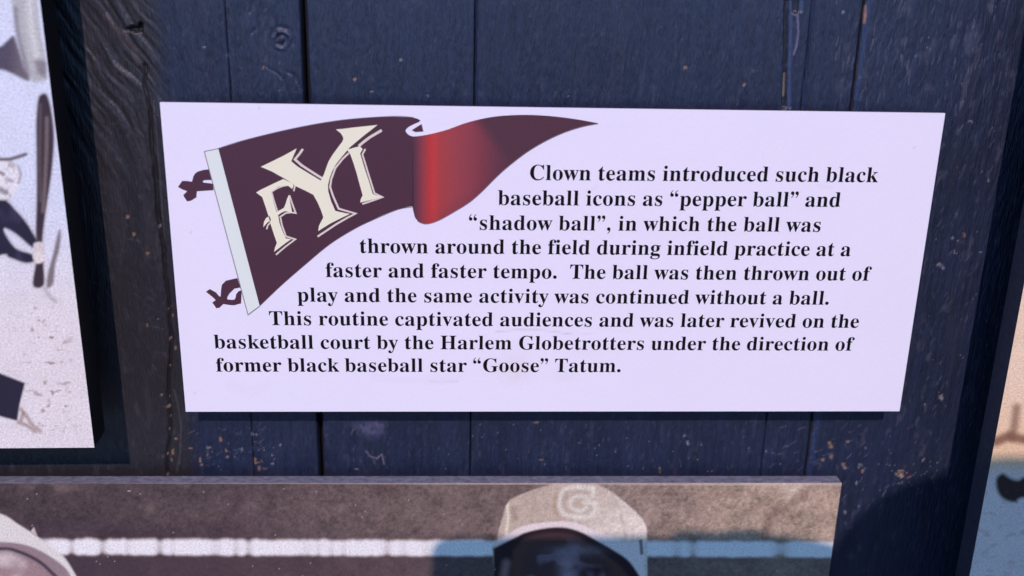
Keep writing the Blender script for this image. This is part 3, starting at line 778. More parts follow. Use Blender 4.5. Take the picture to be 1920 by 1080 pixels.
# FYI lettering
Yp = [(1350, 185), (1400, 181), (1500, 168), (1600, 158), (1690, 148), (1650, 180), (1600, 218), (1530, 275), (1465, 330), (1430, 370), (1385, 425), (1350, 470), (1318, 530), (1298, 585), (1285, 640), (1287, 690), (1310, 770), (1345, 850), (1425, 868), (1465, 874), (1400, 905), (1300, 955), (1205, 1015), (1212, 970), (1247, 902), (1230, 850), (1200, 780), (1165, 718), (1090, 680), (1015, 645), (985, 620), (920, 580), (875, 556), (830, 530), (780, 508), (736, 490), (830, 445), (930, 395), (1030, 340), (1008, 390), (985, 445), (1040, 490), (1130, 545), (1225, 602), (1236, 585), (1252, 550), (1288, 450), (1320, 395), (1360, 340), (1402, 285), (1411, 262), (1405, 240), (1388, 215)]
Fp = [(698, 700), (735, 678), (830, 632), (920, 590), (985, 620), (1005, 640), (992, 672), (965, 648), (930, 642), (880, 652), (820, 692), (838, 770), (865, 858), (890, 845), (925, 826), (940, 790), (952, 750), (966, 718), (975, 770), (988, 838), (992, 870), (965, 858), (935, 852), (905, 865), (878, 884), (890, 950), (912, 1010), (940, 1074), (985, 1081), (940, 1112), (845, 1185), (852, 1150), (868, 1112), (850, 1060), (822, 975), (800, 895), (775, 815), (748, 737)]
Ip = [(1440, 352), (1490, 336), (1545, 322), (1568, 345), (1548, 382), (1580, 490), (1620, 610), (1650, 712), (1688, 726), (1726, 734), (1640, 760), (1548, 782), (1552, 755), (1568, 722), (1545, 640), (1515, 530), (1490, 450), (1466, 386)]
flat('letter', z1(Yp), M_cream, LF * 2.4, pennant)
flat('letter', z1(Fp), M_cream, LF * 2.4, pennant)
flat('letter', z1(Ip), M_cream, LF * 2.4, pennant)
flat('letter', z1([(808, 890), (780, 908), (762, 940), (757, 985), (772, 965), (790, 945), (820, 928)]), M_cream, LF * 2.4, pennant)
for pts, wd in (([(1724, 192), (1625, 250), (1570, 292), (1535, 322)], 5), ([(1455, 378), (1405, 425), (1345, 500), (1312, 590), (1302, 655), (1325, 725), (1372, 832), (1392, 838), (1510, 872), (1440, 908), (1350, 960), (1200, 1060)], 3.6),
                ([(1080, 345), (1052, 385), (1015, 430), (1070, 478), (1150, 530), (1242, 588)], 4.4), ([(1018, 635), (1005, 690)], 3), ([(1000, 655), (955, 640), (915, 648), (870, 666), (824, 694), (845, 770), (872, 852)], 2.6),
                ([(970, 722), (996, 800), (1022, 868), (985, 862), (940, 868), (895, 898), (910, 970), (942, 1058), (1018, 1082), (940, 1140), (860, 1208)], 3.0), ([(822, 940), (795, 965), (784, 1000)], 2.8),
                ([(1590, 345), (1566, 388), (1612, 540), (1664, 706), (1730, 738), (1650, 766), (1565, 794)], 3.2)):
    ribbon('letter_shadow', z1(pts), wd, M_cream_dim, LF * 2.0, pennant)

# ------------------------------------------------------------------ text on the sign
GLYPHS = {".":[219,[[[142,111,109,111,76,111],[49,84,49,51,49,18],[76,-9,109,-9,142,-9],[169,18,169,51,169,84]]]],"C":[697,[[[503,-16,382,-16,315,-16],[256,-1,205,30,153,60],[112,102,83,156,54,209],[39,271,39,340,39,409],[54,470,84,523,113,576],[154,617,207,648,259,678],[319,693,386,693,431,693],[485,680,547,655,557,650],[567,648,577,648,602,648],[617,663,624,693,633,693],[641,693,650,693,650,615],[650,537,650,459,642,459],[633,459,625,459,602,521],[571,570,531,606,490,642],[445,660,395,660,274,660],[214,552,214,337,214,136],[281,35,414,35,454,35],[494,45,533,67,572,88],[607,118,638,158,647,149],[657,141,666,132,597,33]]]],"G":[756,[[[488,-15,399,-15,327,-15],[264,0,211,29,157,58],[115,100,86,153,56,206],[41,269,41,341,41,410],[56,471,86,524,115,577],[156,618,208,648,259,678],[318,693,383,693,435,693],[491,681,550,656,560,651],[569,649,577,649,588,649],[597,653,604,660,611,667],[617,678,624,693,633,693],[642,693,651,693,651,615],[651,536,651,458,642,458],[634,458,625,458,611,499],[592,534,569,564,546,594],[519,618,490,635,461,652],[430,660,398,660,277,660],[217,553,217,339,217,234],[234,155,268,101,302,46],[349,19,410,19,448,19],[474,26,489,41,503,55],[510,77,510,106,510,134],[510,162,510,190,510,221],[503,242,490,254,477,265],[450,270,410,271,410,279],[410,287,410,295,522,295],[633,295,745,295,745,287],[745,279,745,271,712,270],[691,265,680,254,669,243],[664,222,664,191,664,142],[664,92,664,43,577,4]]]],"H":[779,[[[135,0,23,0,23,9],[23,17,23,26,58,27],[81,34,93,47,105,60],[111,84,111,120,111,268],[111,416,111,564,111,596],[105,618,93,631,80,644],[57,651,24,653,24,661],[24,670,24,678,136,678],[248,678,360,678,360,670],[360,661,360,653,335,651],[317,648,304,643,291,638],[283,630,278,618,273,606],[271,588,271,564,271,500],[271,437,271,373,350,373],[430,373,509,373,509,437],[509,500,509,564,509,588],[507,606,502,618,498,630],[490,638,477,643,464,648],[445,651,420,653,420,661],[420,670,420,678,532,678],[643,678,755,678,755,670],[755,661,755,653,720,650],[697,643,686,632,675,620],[669,597,669,564,669,416],[669,268,669,120,669,87],[675,63,687,49,698,35],[721,27,755,26,755,17],[755,9,755,0,643,0],[532,0,420,0,420,9],[420,17,420,26,454,27],[477,34,490,46,503,57],[509,82,509,120,509,190],[509,259,509,329,430,329],[350,329,271,329,271,259],[271,190,271,120,271,84],[277,60,289,47,301,34],[325,27,360,26,360,17],[360,9,360,0,248,0]]]],"T":[630,[[[254,0,137,0,137,9],[137,17,137,26,173,26],[198,33,212,46,225,59],[232,84,232,120,232,295],[232,470,232,645,229,645],[225,645,222,645,169,645],[128,630,97,601,66,571],[48,528,43,473,34,473],[25,473,16,473,16,541],[16,610,16,678,214,678],[413,678,611,678,611,609],[611,541,611,472,603,472],[594,472,586,472,575,587],[513,645,400,645,397,645],[395,645,392,645,392,470],[392,295,392,120,392,83],[398,58,412,45,425,32],[450,26,488,26,488,17],[488,9,488,0,371,0]]]],"a":[512,[[[420,-15,379,-15,329,-15],[302,7,298,52,253,9],[201,-13,142,-13,107,-13],[80,-3,60,17,40,37],[30,63,30,94,30,138],[51,174,95,203,138,231],[205,258,296,283,296,308],[296,334,296,359,296,387],[290,408,278,421,266,434],[247,440,220,440,177,440],[155,429,155,408,155,404],[160,395,169,382,178,369],[183,356,183,344,183,326],[176,312,164,301,151,289],[134,284,115,284,94,284],[78,290,67,303,55,315],[49,331,49,352,49,375],[57,396,73,415,90,433],[112,447,141,458,170,469],[203,474,241,474,312,474],[363,461,392,435,421,409],[436,368,436,313,436,240],[436,166,436,93,436,76],[437,64,439,59,441,54],[446,51,453,51,460,51],[468,55,477,62,481,55],[486,48,490,41,457,4]],[[192,50,225,50,234,50],[246,54,259,61,272,68],[285,79,296,94,296,147],[296,199,296,252,216,233],[176,191,176,125,176,75]]]],"b":[537,[[[69,-17,64,-17,64,181],[64,380,64,578,64,609],[61,629,55,638,48,647],[34,652,12,654,12,662],[12,670,12,678,77,678],[141,678,206,678,206,590],[206,503,206,415,239,454],[280,474,329,474,364,474],[396,464,423,445,449,426],[471,399,486,365,501,331],[509,292,509,247,509,196],[500,151,481,112,462,73],[435,42,402,19,368,-4],[329,-15,286,-15,241,-15],[198,4,156,42,130,22],[105,3,79,-17,74,-17]],[[228,21,272,21,307,21],[332,38,345,73,358,109],[365,164,365,238,365,299],[358,345,344,374,330,403],[307,417,274,417,259,417],[244,412,231,402,218,391],[209,377,206,360,206,274],[206,188,206,102,206,48]]]],"c":[437,[[[310,-15,232,-15,194,-15],[160,-5,129,16,98,37],[74,65,56,101,38,137],[29,178,29,223,29,272],[39,315,60,353,80,390],[107,420,143,442,178,464],[217,475,260,475,308,475],[346,465,373,444,400,423],[413,397,413,365,413,346],[407,332,397,321,386,310],[371,304,352,304,312,304],[292,327,292,373,292,378],[292,384,293,389,294,394],[294,399,294,404,294,429],[280,442,252,442,195,442],[167,388,167,279,167,206],[179,151,204,114,229,76],[262,57,304,57,339,57],[373,74,404,107,411,101],[417,96,424,90,374,20]]]],"d":[551,[[[263,-15,208,-15,173,-15],[142,-5,116,16,89,36],[67,64,52,99,37,134],[29,174,29,219,29,270],[37,315,54,354,70,392],[92,422,121,443,150,464],[182,474,217,474,264,474],[302,455,332,417,332,477],[332,537,332,597,332,618],[327,632,316,641,305,649],[287,653,262,654,262,662],[262,670,262,678,333,678],[404,678,475,678,475,489],[475,301,475,112,475,87],[478,70,484,61,489,51],[503,44,526,41,526,33],[526,24,526,16,473,16],[408,6,332,-15,332,9],[332,34,332,58,304,9]],[[226,42,255,42,270,42],[286,49,301,62,316,75],[326,92,332,113,332,195],[332,278,332,360,329,377],[321,391,307,402,293,413],[277,418,259,418,228,418],[206,403,194,372,181,341],[175,293,175,228,175,165],[181,118,193,87,205,57]]]],"e":[448,[[[310,-15,229,-15,190,-15],[156,-5,126,16,96,36],[72,65,55,102,38,139],[29,183,29,234,29,281],[38,322,56,358,74,394],[99,422,130,443,161,464],[195,474,234,474,291,474],[337,455,371,417,404,379],[421,326,421,258,421,254],[421,251,421,247,339,247],[256,247,174,247,175,124],[216,63,297,63,336,63],[371,85,402,128,409,121],[417,115,424,108,375,26]],[[173,292,173,286,215,286],[258,286,300,286,300,297],[300,309,300,320,300,362],[296,393,288,413,279,432],[263,442,240,442,195,442],[173,396,173,303,173,297]]]],"f":[318,[[[114,0,22,0,22,8],[22,16,22,24,39,25],[52,28,59,33,66,37],[71,43,74,52,77,59],[78,78,78,109,78,210],[78,311,78,412,60,412],[42,412,24,412,24,429],[24,445,24,462,42,462],[60,462,78,462,78,483],[78,505,78,526,78,579],[94,620,126,649,158,678],[202,692,259,692,301,692],[334,683,357,664,380,645],[392,622,392,595,392,574],[386,557,375,546,364,535],[350,529,334,529,316,529],[302,534,291,544,280,553],[275,566,275,582,275,595],[279,610,287,626,288,628],[290,631,292,635,293,639],[294,642,294,644,294,655],[285,660,268,660,247,660],[234,653,229,640,223,627],[220,607,220,581,220,541],[220,502,220,462,248,462],[275,462,303,462,303,445],[303,429,303,412,275,412],[248,412,220,412,220,307],[220,202,220,97,220,67],[225,47,235,38,245,29],[266,24,297,24,297,16],[297,8,297,0,205,0]]]],"g":[487,[[[300,-209,217,-209,152,-209],[104,-200,71,-181,38,-162],[21,-138,21,-111,21,-78],[48,-54,102,-38,57,-17],[35,11,35,45,35,70],[44,91,63,110,82,129],[111,147,152,164,73,193],[33,244,33,316,33,347],[42,375,59,399,76,422],[100,441,131,454,161,467],[195,474,234,474,273,474],[311,467,347,453,389,453],[430,453,472,453,472,435],[472,417,472,399,448,399],[423,399,399,399,422,370],[434,338,434,303,434,274],[426,248,411,225,396,202],[375,185,348,172,321,159],[291,153,256,153,249,153],[241,153,234,154,226,155],[218,155,211,155,194,155],[179,150,168,141,156,131],[150,119,150,106,150,84],[170,73,210,73,227,73],[244,73,261,73,314,73],[355,69,386,60,416,51],[438,38,451,19,464,0],[470,-24,470,-55,470,-103],[449,-141,406,-168,363,-195]],[[211,185,234,185,258,185],[275,196,284,217,293,238],[297,271,297,314,297,358],[293,390,284,411,275,432],[258,442,234,442,211,442],[194,432,185,411,175,390],[170,358,170,314,170,271],[175,238,185,217,194,196]],[[194,-173,239,-173,341,-173],[392,-148,392,-98,392,-81],[385,-69,371,-62,357,-54],[335,-51,305,-51,251,-51],[198,-51,144,-51,121,-66],[109,-85,109,-108,109,-125],[120,-141,141,-154,162,-167]]]],"h":[567,[[[107,0,27,0,27,8],[27,16,27,24,46,25],[60,29,67,38,74,47],[78,62,78,83,78,253],[78,424,78,594,78,615],[75,630,68,639,61,648],[48,654,28,655,28,663],[28,670,28,678,92,678],[156,678,220,678,220,584],[220,491,220,397,257,448],[305,474,362,474,449,474],[492,421,492,315,492,238],[492,160,492,83,492,62],[495,48,502,39,509,30],[522,25,541,24,541,16],[541,8,541,0,461,0],[381,0,301,0,301,8],[301,16,301,24,303,24],[306,24,308,24,336,24],[350,44,350,83,350,163],[350,243,350,323,350,350],[347,371,341,384,335,397],[322,404,302,404,271,404],[243,386,220,350,220,261],[220,172,220,83,220,62],[223,47,230,39,236,30],[249,25,268,24,268,16],[268,8,268,0,188,0]]]],"i":[295,[[[171,539,150,539,129,539],[111,546,97,561,82,575],[75,593,75,614,75,635],[82,653,97,668,111,683],[129,690,150,690,171,690],[189,683,204,668,218,653],[225,635,225,614,225,593],[218,575,203,561,188,546]],[[107,0,27,0,27,8],[27,16,27,24,47,25],[61,30,68,38,75,46],[78,61,78,83,78,180],[78,278,78,375,78,400],[75,416,70,424,64,432],[51,436,30,437,30,445],[31,454,31,462,94,462],[158,462,221,462,221,336],[221,209,221,83,221,62],[224,48,230,39,236,30],[249,25,268,24,268,16],[268,8,268,0,188,0]]]],"k":[534,[[[107,0,26,0,26,8],[26,16,26,24,47,25],[61,30,68,39,75,47],[78,62,78,83,78,253],[78,422,78,592,78,615],[75,631,70,640,65,648],[51,653,30,654,30,662],[31,670,31,678,94,678],[157,678,220,678,220,536],[220,393,220,251,259,290],[299,330,338,369,355,386],[363,401,363,414,363,429],[346,437,311,437,309,437],[308,437,306,437,306,445],[306,454,306,462,375,462],[445,462,514,462,514,454],[514,445,514,437,475,435],[440,418,409,387,383,362],[357,336,331,311,392,224],[454,138,515,51,528,33],[543,24,560,24,560,16],[560,8,560,0,478,0],[396,0,314,0,314,8],[314,16,314,24,317,24],[320,24,323,24,345,24],[356,32,356,47,356,54],[352,63,345,73,311,122],[276,170,242,219,235,213],[227,206,220,200,220,161],[220,122,220,83,220,62],[223,48,230,39,236,30],[249,25,268,24,268,16],[268,8,268,0,187,0]]]],"l":[297,[[[107,0,27,0,27,8],[27,16,27,24,47,25],[61,30,68,38,75,46],[78,61,78,83,78,253],[78,422,78,592,78,614],[75,630,70,639,65,648],[51,653,30,654,30,662],[30,670,30,678,94,678],[157,678,221,678,221,480],[221,281,221,83,221,62],[224,48,230,39,236,30],[249,25,268,24,268,16],[268,8,268,0,188,0]]]],"m":[825,[[[106,0,27,0,27,8],[27,16,27,24,46,25],[60,29,67,38,74,47],[78,62,78,83,78,181],[78,279,78,377,78,398],[75,413,68,423,61,432],[48,437,28,438,28,446],[28,454,28,462,91,462],[155,462,218,462,218,439],[218,417,218,394,256,447],[301,474,353,474,421,474],[462,446,477,389,516,446],[564,474,622,474,707,474],[750,421,750,315,750,238],[750,160,750,83,750,62],[753,48,760,39,766,30],[779,25,798,24,798,16],[798,8,798,0,719,0],[641,0,562,0,562,8],[562,16,562,24,581,25],[593,30,600,39,607,48],[610,63,610,83,610,163],[610,243,610,323,610,350],[607,371,601,384,595,397],[582,404,562,404,533,404],[506,387,483,353,483,263],[483,173,483,83,483,63],[486,48,493,39,499,30],[511,25,530,24,530,16],[530,8,530,0,452,0],[375,0,297,0,297,8],[297,16,297,24,316,25],[328,30,335,39,342,48],[345,63,345,83,345,163],[345,243,345,323,345,350],[342,370,336,384,330,397],[317,404,297,404,266,404],[239,386,218,350,218,261],[218,172,218,83,218,63],[221,48,227,40,233,31],[245,25,264,24,264,16],[264,8,264,0,185,0]]]],"n":[567,[[[107,0,27,0,27,8],[27,16,27,24,46,25],[60,29,67,38,74,47],[78,62,78,83,78,181],[78,279,78,377,78,398],[75,413,68,423,61,432],[48,437,28,438,28,446],[28,454,28,462,92,462],[156,462,220,462,220,441],[220,419,220,398,257,449],[304,474,362,474,449,474],[492,421,492,315,492,238],[492,160,492,83,492,62],[495,48,502,39,509,30],[522,25,541,24,541,16],[541,8,541,0,461,0],[381,0,301,0,301,8],[301,16,301,24,303,24],[306,24,308,24,336,24],[350,44,350,83,350,163],[350,243,350,323,350,350],[347,371,341,384,335,397],[322,404,302,404,271,404],[243,386,220,350,220,261],[220,172,220,83,220,62],[223,47,230,39,236,30],[249,25,268,24,268,16],[268,8,268,0,188,0]]]],"o":[501,[[[294,-15,251,-15,207,-15],[168,-4,135,17,101,38],[75,67,56,105,37,142],[28,183,28,229,28,276],[37,319,56,356,75,393],[101,422,135,443,168,464],[207,474,250,474,293,474],[332,464,365,443,398,422],[425,394,444,357,463,320],[472,278,472,229,472,181],[463,139,444,102,425,65],[398,37,366,16,333,-5]],[[223,17,251,17,279,17],[299,31,311,58,317,71],[321,92,324,121,326,150],[327,186,327,229,327,317],[321,375,309,403,297,431],[278,445,251,445,222,445],[202,431,191,403,180,374],[174,317,174,230,174,187],[175,151,178,122,181,93],[185,71,191,58,203,31]]]],"p":[553,[[[115,-207,26,-207,26,-199],[26,-192,26,-184,41,-183],[53,-180,60,-175,67,-169],[73,-161,75,-150,77,-140],[78,-122,78,-95,78,57],[78,210,78,362,78,393],[75,413,69,422,63,431],[50,436,29,439,29,447],[29,454,29,462,90,462],[152,462,213,462,213,438],[213,415,213,391,243,447],[286,475,343,475,378,475],[409,465,436,444,463,423],[484,395,499,360,514,324],[521,283,521,238,521,189],[513,146,498,108,483,69],[461,39,434,18,406,-4],[374,-15,338,-15,289,-15],[250,6,220,48,220,3],[220,-41,220,-86,220,-113],[222,-133,226,-147,230,-161],[238,-170,249,-175,259,-180],[275,-182,294,-183,294,-191],[294,-199,294,-207,205,-207]],[[259,42,291,42,322,42],[343,57,356,88,369,120],[376,167,376,230,376,291],[370,337,359,369,348,399],[327,414,296,414,265,414],[240,393,220,350,220,267],[220,185,220,102,235,62]]]],"r":[428,[[[116,0,27,0,27,8],[27,16,27,24,47,25],[61,30,68,38,75,46],[78,61,78,83,78,180],[78,278,78,375,78,400],[75,417,69,425,63,432],[50,436,30,437,30,445],[31,454,31,462,93,462],[155,462,217,462,217,433],[217,404,217,375,234,407],[255,431,279,449,302,466],[325,474,347,474,375,474],[396,467,410,453,424,438],[431,419,431,396,431,377],[425,361,414,349,403,337],[388,331,369,331,352,331],[339,335,331,344,322,352],[315,362,308,372,301,382],[292,387,281,387,267,387],[254,378,241,360,228,341],[222,317,222,286,222,218],[222,151,222,83,222,60],[227,45,237,38,246,30],[265,25,294,24,294,16],[294,8,294,0,205,0]]]],"s":[429,[[[272,-15,225,-15,198,-15],[166,-7,129,9,123,12],[116,13,109,13,93,13],[82,4,76,-13,68,-13],[61,-13,53,-13,53,44],[53,100,53,157,62,157],[70,157,79,157,88,115],[105,82,129,58,153,34],[180,22,209,22,234,22],[253,28,266,40,279,51],[286,67,286,87,286,115],[268,138,232,156,208,168],[183,181,159,193,124,210],[98,230,81,252,64,274],[55,299,55,328,55,370],[69,405,97,433,124,461],[162,475,210,475,221,475],[233,474,247,471,261,468],[277,463,296,458,299,457],[303,457,307,456,311,455],[314,454,317,454,328,454],[337,461,343,475,350,475],[356,475,363,475,363,427],[363,378,363,330,355,330],[348,330,340,330,329,366],[314,394,293,413,272,432],[248,441,222,441,201,441],[184,436,173,426,162,415],[156,402,156,386,156,370],[161,357,172,346,182,335],[197,325,218,315,240,304],[263,293,285,282,319,265],[344,247,360,226,375,205],[383,176,383,141,383,93],[369,55,340,27,310,-1]]]],"t":[340,[[[251,-14,184,-14,144,-14],[115,-4,98,16,81,35],[72,65,72,106,72,209],[72,312,72,415,58,415],[44,415,30,415,30,425],[30,436,30,446,70,484],[104,519,131,550,158,581],[179,608,192,631,200,631],[207,631,215,631,215,575],[215,518,215,462,246,462],[278,462,309,462,309,446],[309,431,309,415,278,415],[246,415,215,415,215,317],[215,220,215,122,215,101],[218,86,223,76,228,65],[237,60,250,60,273,60],[292,77,307,111,315,107],[323,102,331,98,300,23]]]],"u":[558,[[[224,-15,195,-15,149,-15],[116,-1,97,26,78,52],[68,92,68,144,68,219],[68,294,68,369,68,392],[65,410,59,421,52,431],[38,437,17,438,17,446],[17,454,17,462,82,462],[146,462,211,462,211,345],[211,227,211,110,211,93],[216,79,225,69,234,58],[246,53,263,53,294,53],[319,68,340,98,340,188],[340,279,340,369,340,394],[336,412,329,422,322,432],[306,437,282,438,282,446],[282,454,282,462,349,462],[415,462,482,462,482,343],[482,223,482,104,482,81],[486,66,493,58,500,50],[515,45,536,44,536,36],[536,27,536,19,481,19],[416,8,340,-15,340,10],[340,35,340,60,323,37],[302,18,277,5,252,-8]]]],"v":[456,[[[221,-15,212,-15,160,113],[109,241,57,369,48,390],[40,407,33,419,26,430],[13,436,-4,437,-4,445],[-4,454,-4,462,79,462],[161,462,244,462,244,454],[244,446,244,438,240,438],[236,438,232,438,205,438],[192,429,192,411,192,407],[193,403,194,399,221,327],[248,254,275,182,300,247],[326,311,351,376,356,390],[359,400,359,405,359,427],[340,438,303,438,303,446],[303,454,303,462,353,462],[404,462,454,462,454,454],[454,447,454,439,435,435],[422,427,414,415,405,403],[396,385,387,362,337,236],[288,111,238,-15,229,-15]]]],"w":[647,[[[191,-15,182,-15,130,121],[77,258,25,394,20,407],[15,417,9,424,3,431],[-5,435,-16,437,-16,445],[-16,454,-16,462,58,462],[132,462,206,462,206,454],[206,445,206,437,193,436],[183,434,178,431,173,427],[170,420,170,411,170,406],[171,401,172,396,173,390],[175,383,178,376,201,314],[225,251,248,189,270,243],[292,296,314,350,309,365],[304,381,299,396,294,413],[288,424,282,430,277,435],[266,438,250,439,250,447],[250,454,250,462,327,462],[404,462,481,462,481,454],[481,445,481,437,454,436],[440,427,440,411,440,408],[440,405,441,401,442,396],[442,393,443,390,462,330],[481,270,500,210,523,267],[546,324,569,381,574,392],[576,402,576,410,576,419],[573,426,566,430,558,434],[547,437,530,439,530,447],[530,454,530,462,574,462],[619,462,663,462,663,454],[663,447,663,439,649,438],[639,433,633,424,626,414],[620,401,613,384,560,251],[506,118,453,-15,445,-15],[438,-15,430,-15,397,88],[365,190,332,293,291,190],[249,88,208,-15,199,-15]]]],"y":[447,[[[103,-209,78,-209,53,-209],[32,-201,15,-186,-2,-171],[-10,-150,-10,-125,-10,-108],[-4,-92,7,-79,18,-66],[34,-59,53,-59,70,-59],[84,-64,95,-73,106,-83],[111,-96,111,-113,111,-116],[111,-118,111,-121,110,-124],[110,-127,110,-130,110,-141],[116,-147,128,-147,139,-147],[153,-135,170,-110,179,-97],[186,-83,193,-66,199,-49],[204,-30,209,-7,157,120],[106,246,54,373,48,388],[42,401,37,410,31,419],[26,425,23,428,17,434],[8,437,-5,437,-6,437],[-6,437,-7,437,-7,445],[-7,454,-7,462,76,462],[158,462,241,462,241,454],[241,445,241,437,222,436],[209,434,202,431,195,428],[191,420,191,409,191,406],[192,402,193,397,194,392],[196,387,198,382,224,314],[250,245,276,177,298,238],[321,298,343,359,347,370],[350,379,352,387,353,395],[354,402,354,408,354,419],[350,427,342,431,333,435],[320,437,302,437,302,445],[302,454,302,462,350,462],[398,462,446,462,446,454],[446,445,446,437,432,437],[421,431,413,418,404,405],[395,386,386,361,338,229],[289,96,241,-36,224,-82],[208,-118,193,-143,177,-168],[160,-185,142,-195,124,-204]]]]}
q_dot = [(0, 0), (58, 0), (58, 58), (0, 58)]
def glyph_polys(ch):
    """list of contours (lists of points, 1/1000 em) and the advance"""
    if ch == ' ':
        return [], 250
    if ch == '.':
        return [[(118 + 84 * math.cos(i * math.pi / 8), 72 + 84 * math.sin(i * math.pi / 8)) for i in range(16)]], 250
    if ch in ',\u201c\u201d':
        def comma(dx, dy, flip=False):
            P = [(a * 1.12, b * 1.12 + 8) for a, b in spline([(74, 130), (128, 124), (162, 82), (164, 24), (140, -62), (74, -140), (54, -128), (98, -72), (112, -22), (84, -14), (42, 12), (26, 56), (38, 104)], 4, True)]
            if flip:
                P = [(200 - a, -b) for a, b in P]
            return [(a * .98 + dx, b * .98 + dy) for a, b in P]
        if ch == ',':
            return [comma(10, 0)], 240
        if ch == '\u201d':
            return [comma(0, 552), comma(205, 552)], 430
        return [comma(10, 572, True), comma(215, 572, True)], 440
    adv, cons = GLYPHS[ch]
    res = []
    for c in cons:
        n = len(c); pts = []
        for i in range(n):
            a = c[i]; b = c[(i + 1) % n]
            p0, p1, p2, p3 = (a[2], a[3]), (a[4], a[5]), (b[0], b[1]), (b[2], b[3])
            # straight segments need no extra points
            cr = abs((p1[0] - p0[0]) * (p3[1] - p0[1]) - (p1[1] - p0[1]) * (p3[0] - p0[0])) + abs((p2[0] - p0[0]) * (p3[1] - p0[1]) - (p2[1] - p0[1]) * (p3[0] - p0[0]))
            k = 1 if cr < 300 else 4
            for j in range(k):
                t = j / k; s = 1 - t
                pts.append((s ** 3 * p0[0] + 3 * s * s * t * p1[0] + 3 * s * t * t * p2[0] + t ** 3 * p3[0], s ** 3 * p0[1] + 3 * s * s * t * p1[1] + 3 * s * t * t * p2[1] + t ** 3 * p3[1]))
        res.append(pts)
    return res, adv

_cache = {}
def glyph_tris(ch):
    if ch not in _cache:
        polys, adv = glyph_polys(ch)
        area = lambda p: sum(p[i][0] * p[(i + 1) % len(p)][1] - p[(i + 1) % len(p)][0] * p[i][1] for i in range(len(p))) / 2
        def inside(pt, poly):
            r = False
            for (ax, ay), (bx, by) in zip(poly, poly[1:] + poly[:1]):
                if (ay > pt[1]) != (by > pt[1]) and pt[0] < (bx - ax) * (pt[1] - ay) / (by - ay) + ax:
                    r = not r
            return r
        outer = [p for p in polys if not any(inside(p[0], q) for q in polys if q is not p)]
        parts = []
        for o in outer:
            hs = [p for p in polys if p is not o and inside(p[0], o)]
            loops = [o] + hs
            tr = tessellate_polygon([[Vector((a, b, 0)) for a, b in lp] for lp in loops])
            parts.append(([q for lp in loops for q in lp], tr))
        _cache[ch] = (parts, adv)
    return _cache[ch]

LINES = [("Clown teams introduced such black", 993.5, 337.4, 1645.5, 341.6),
         ("baseball icons as \u201cpepper ball\u201d and", 933.5, 384.3, 1574.5, 387.8),
         ("\u201cshadow ball\u201d, in which the ball was", 879, 430.7, 1537.5, 434.6),
         ("thrown around the field during infield practice at a", 674.8, 474.2, 1594, 480.2),
         ("faster and faster tempo.  The ball was then thrown out of", 611, 519.4, 1631.7, 526.2),
         ("play and the same activity was continued without a ball.", 558, 565.4, 1553.3, 571.2),
         ("This routine captivated audiences and was later revived on the", 505.5, 609.4, 1609, 614.6),
         ("basketball court by the Harlem Globetrotters under the direction of", 402, 653.2, 1599.6, 657.4),
         ("former black baseball star \u201cGoose\u201d Tatum.", 406, 696.6, 1163.4, 697.6)]
EM = .01350
for text, xa, ya, xb, yb in LINES:
    A = Vector(at(xa, ya, HP)); B = Vector(at(xb, yb, HP))
    adv = [glyph_tris(c)[1] * EM / 1000 for c in text]
    last = glyph_tris(text[-1])[0]
    last_w = max(v[0] for p in last for v in p[0]) * EM / 1000
    first_l = min(v[0] for p in glyph_tris(text[0])[0] for v in p[0]) * EM / 1000
    natural = sum(adv[:-1]) + last_w - first_l
    track = ((B - A).length - natural) / (len(text) - 1)
    d = (B - A).normalized(); up = Vector((-d.y, d.x))
    vv = []; ff = []
    pen = -first_l
    for c, a in zip(text, adv):
        for pts, tris in glyph_tris(c)[0]:
            b0 = len(vv)
            for (gx1, gy1) in pts:
                q = A + d * (pen + gx1 * EM / 1000) + up * (gy1 * EM / 1000)
                vv.append((q.x - SO[0], -LF, q.y - SO[2]))
            for t in tris:
                p, q, r = [Vector(vv[b0 + i]) for i in t]
                t2 = [b0 + i for i in t]
                ff.append(t2 if (q - p).cross(r - p).y < 0 else t2[::-1])
        pen += a + track
    print('line', text[:12], 'tracking', round(track * 1000, 3))
    obj('text_line', mesh('text_line', vv, ff), M_ink_black, sign)

# ------------------------------------------------------------------ the photographer, standing in front of the wall and shading it
def skinned(name, nodes, edges, mats, pick, parent, root=0, levels=2):
    """one continuous surface grown over a skeleton; nodes: (x, y, z, rx, ry)"""
    me = bpy.data.meshes.new(name)
    me.from_pydata([n[:3] for n in nodes], edges, [])
    o = bpy.data.objects.new(name, me)
    col.objects.link(o)
    sk = o.modifiers.new('skin', 'SKIN')
    for i, n in enumerate(nodes):
        me.skin_vertices[0].data[i].radius = (n[3], n[4])
        me.skin_vertices[0].data[i].use_root = (i == root)
    sk.use_smooth_shade = True
    sb = o.modifiers.new('smooth', 'SUBSURF')
    sb.levels = sb.render_levels = levels
    dg = bpy.context.evaluated_depsgraph_get()
    m2 = bpy.data.meshes.new_from_object(o.evaluated_get(dg))
    o.modifiers.clear()
    o.data = m2
    m2.name = name
    bpy.data.meshes.remove(me)
    m2.materials.clear()
    for m in mats:
        m2.materials.append(m)
    for p in m2.polygons:
        p.use_smooth = True
        p.material_index = pick(p.center)
    o.parent = parent
    return o

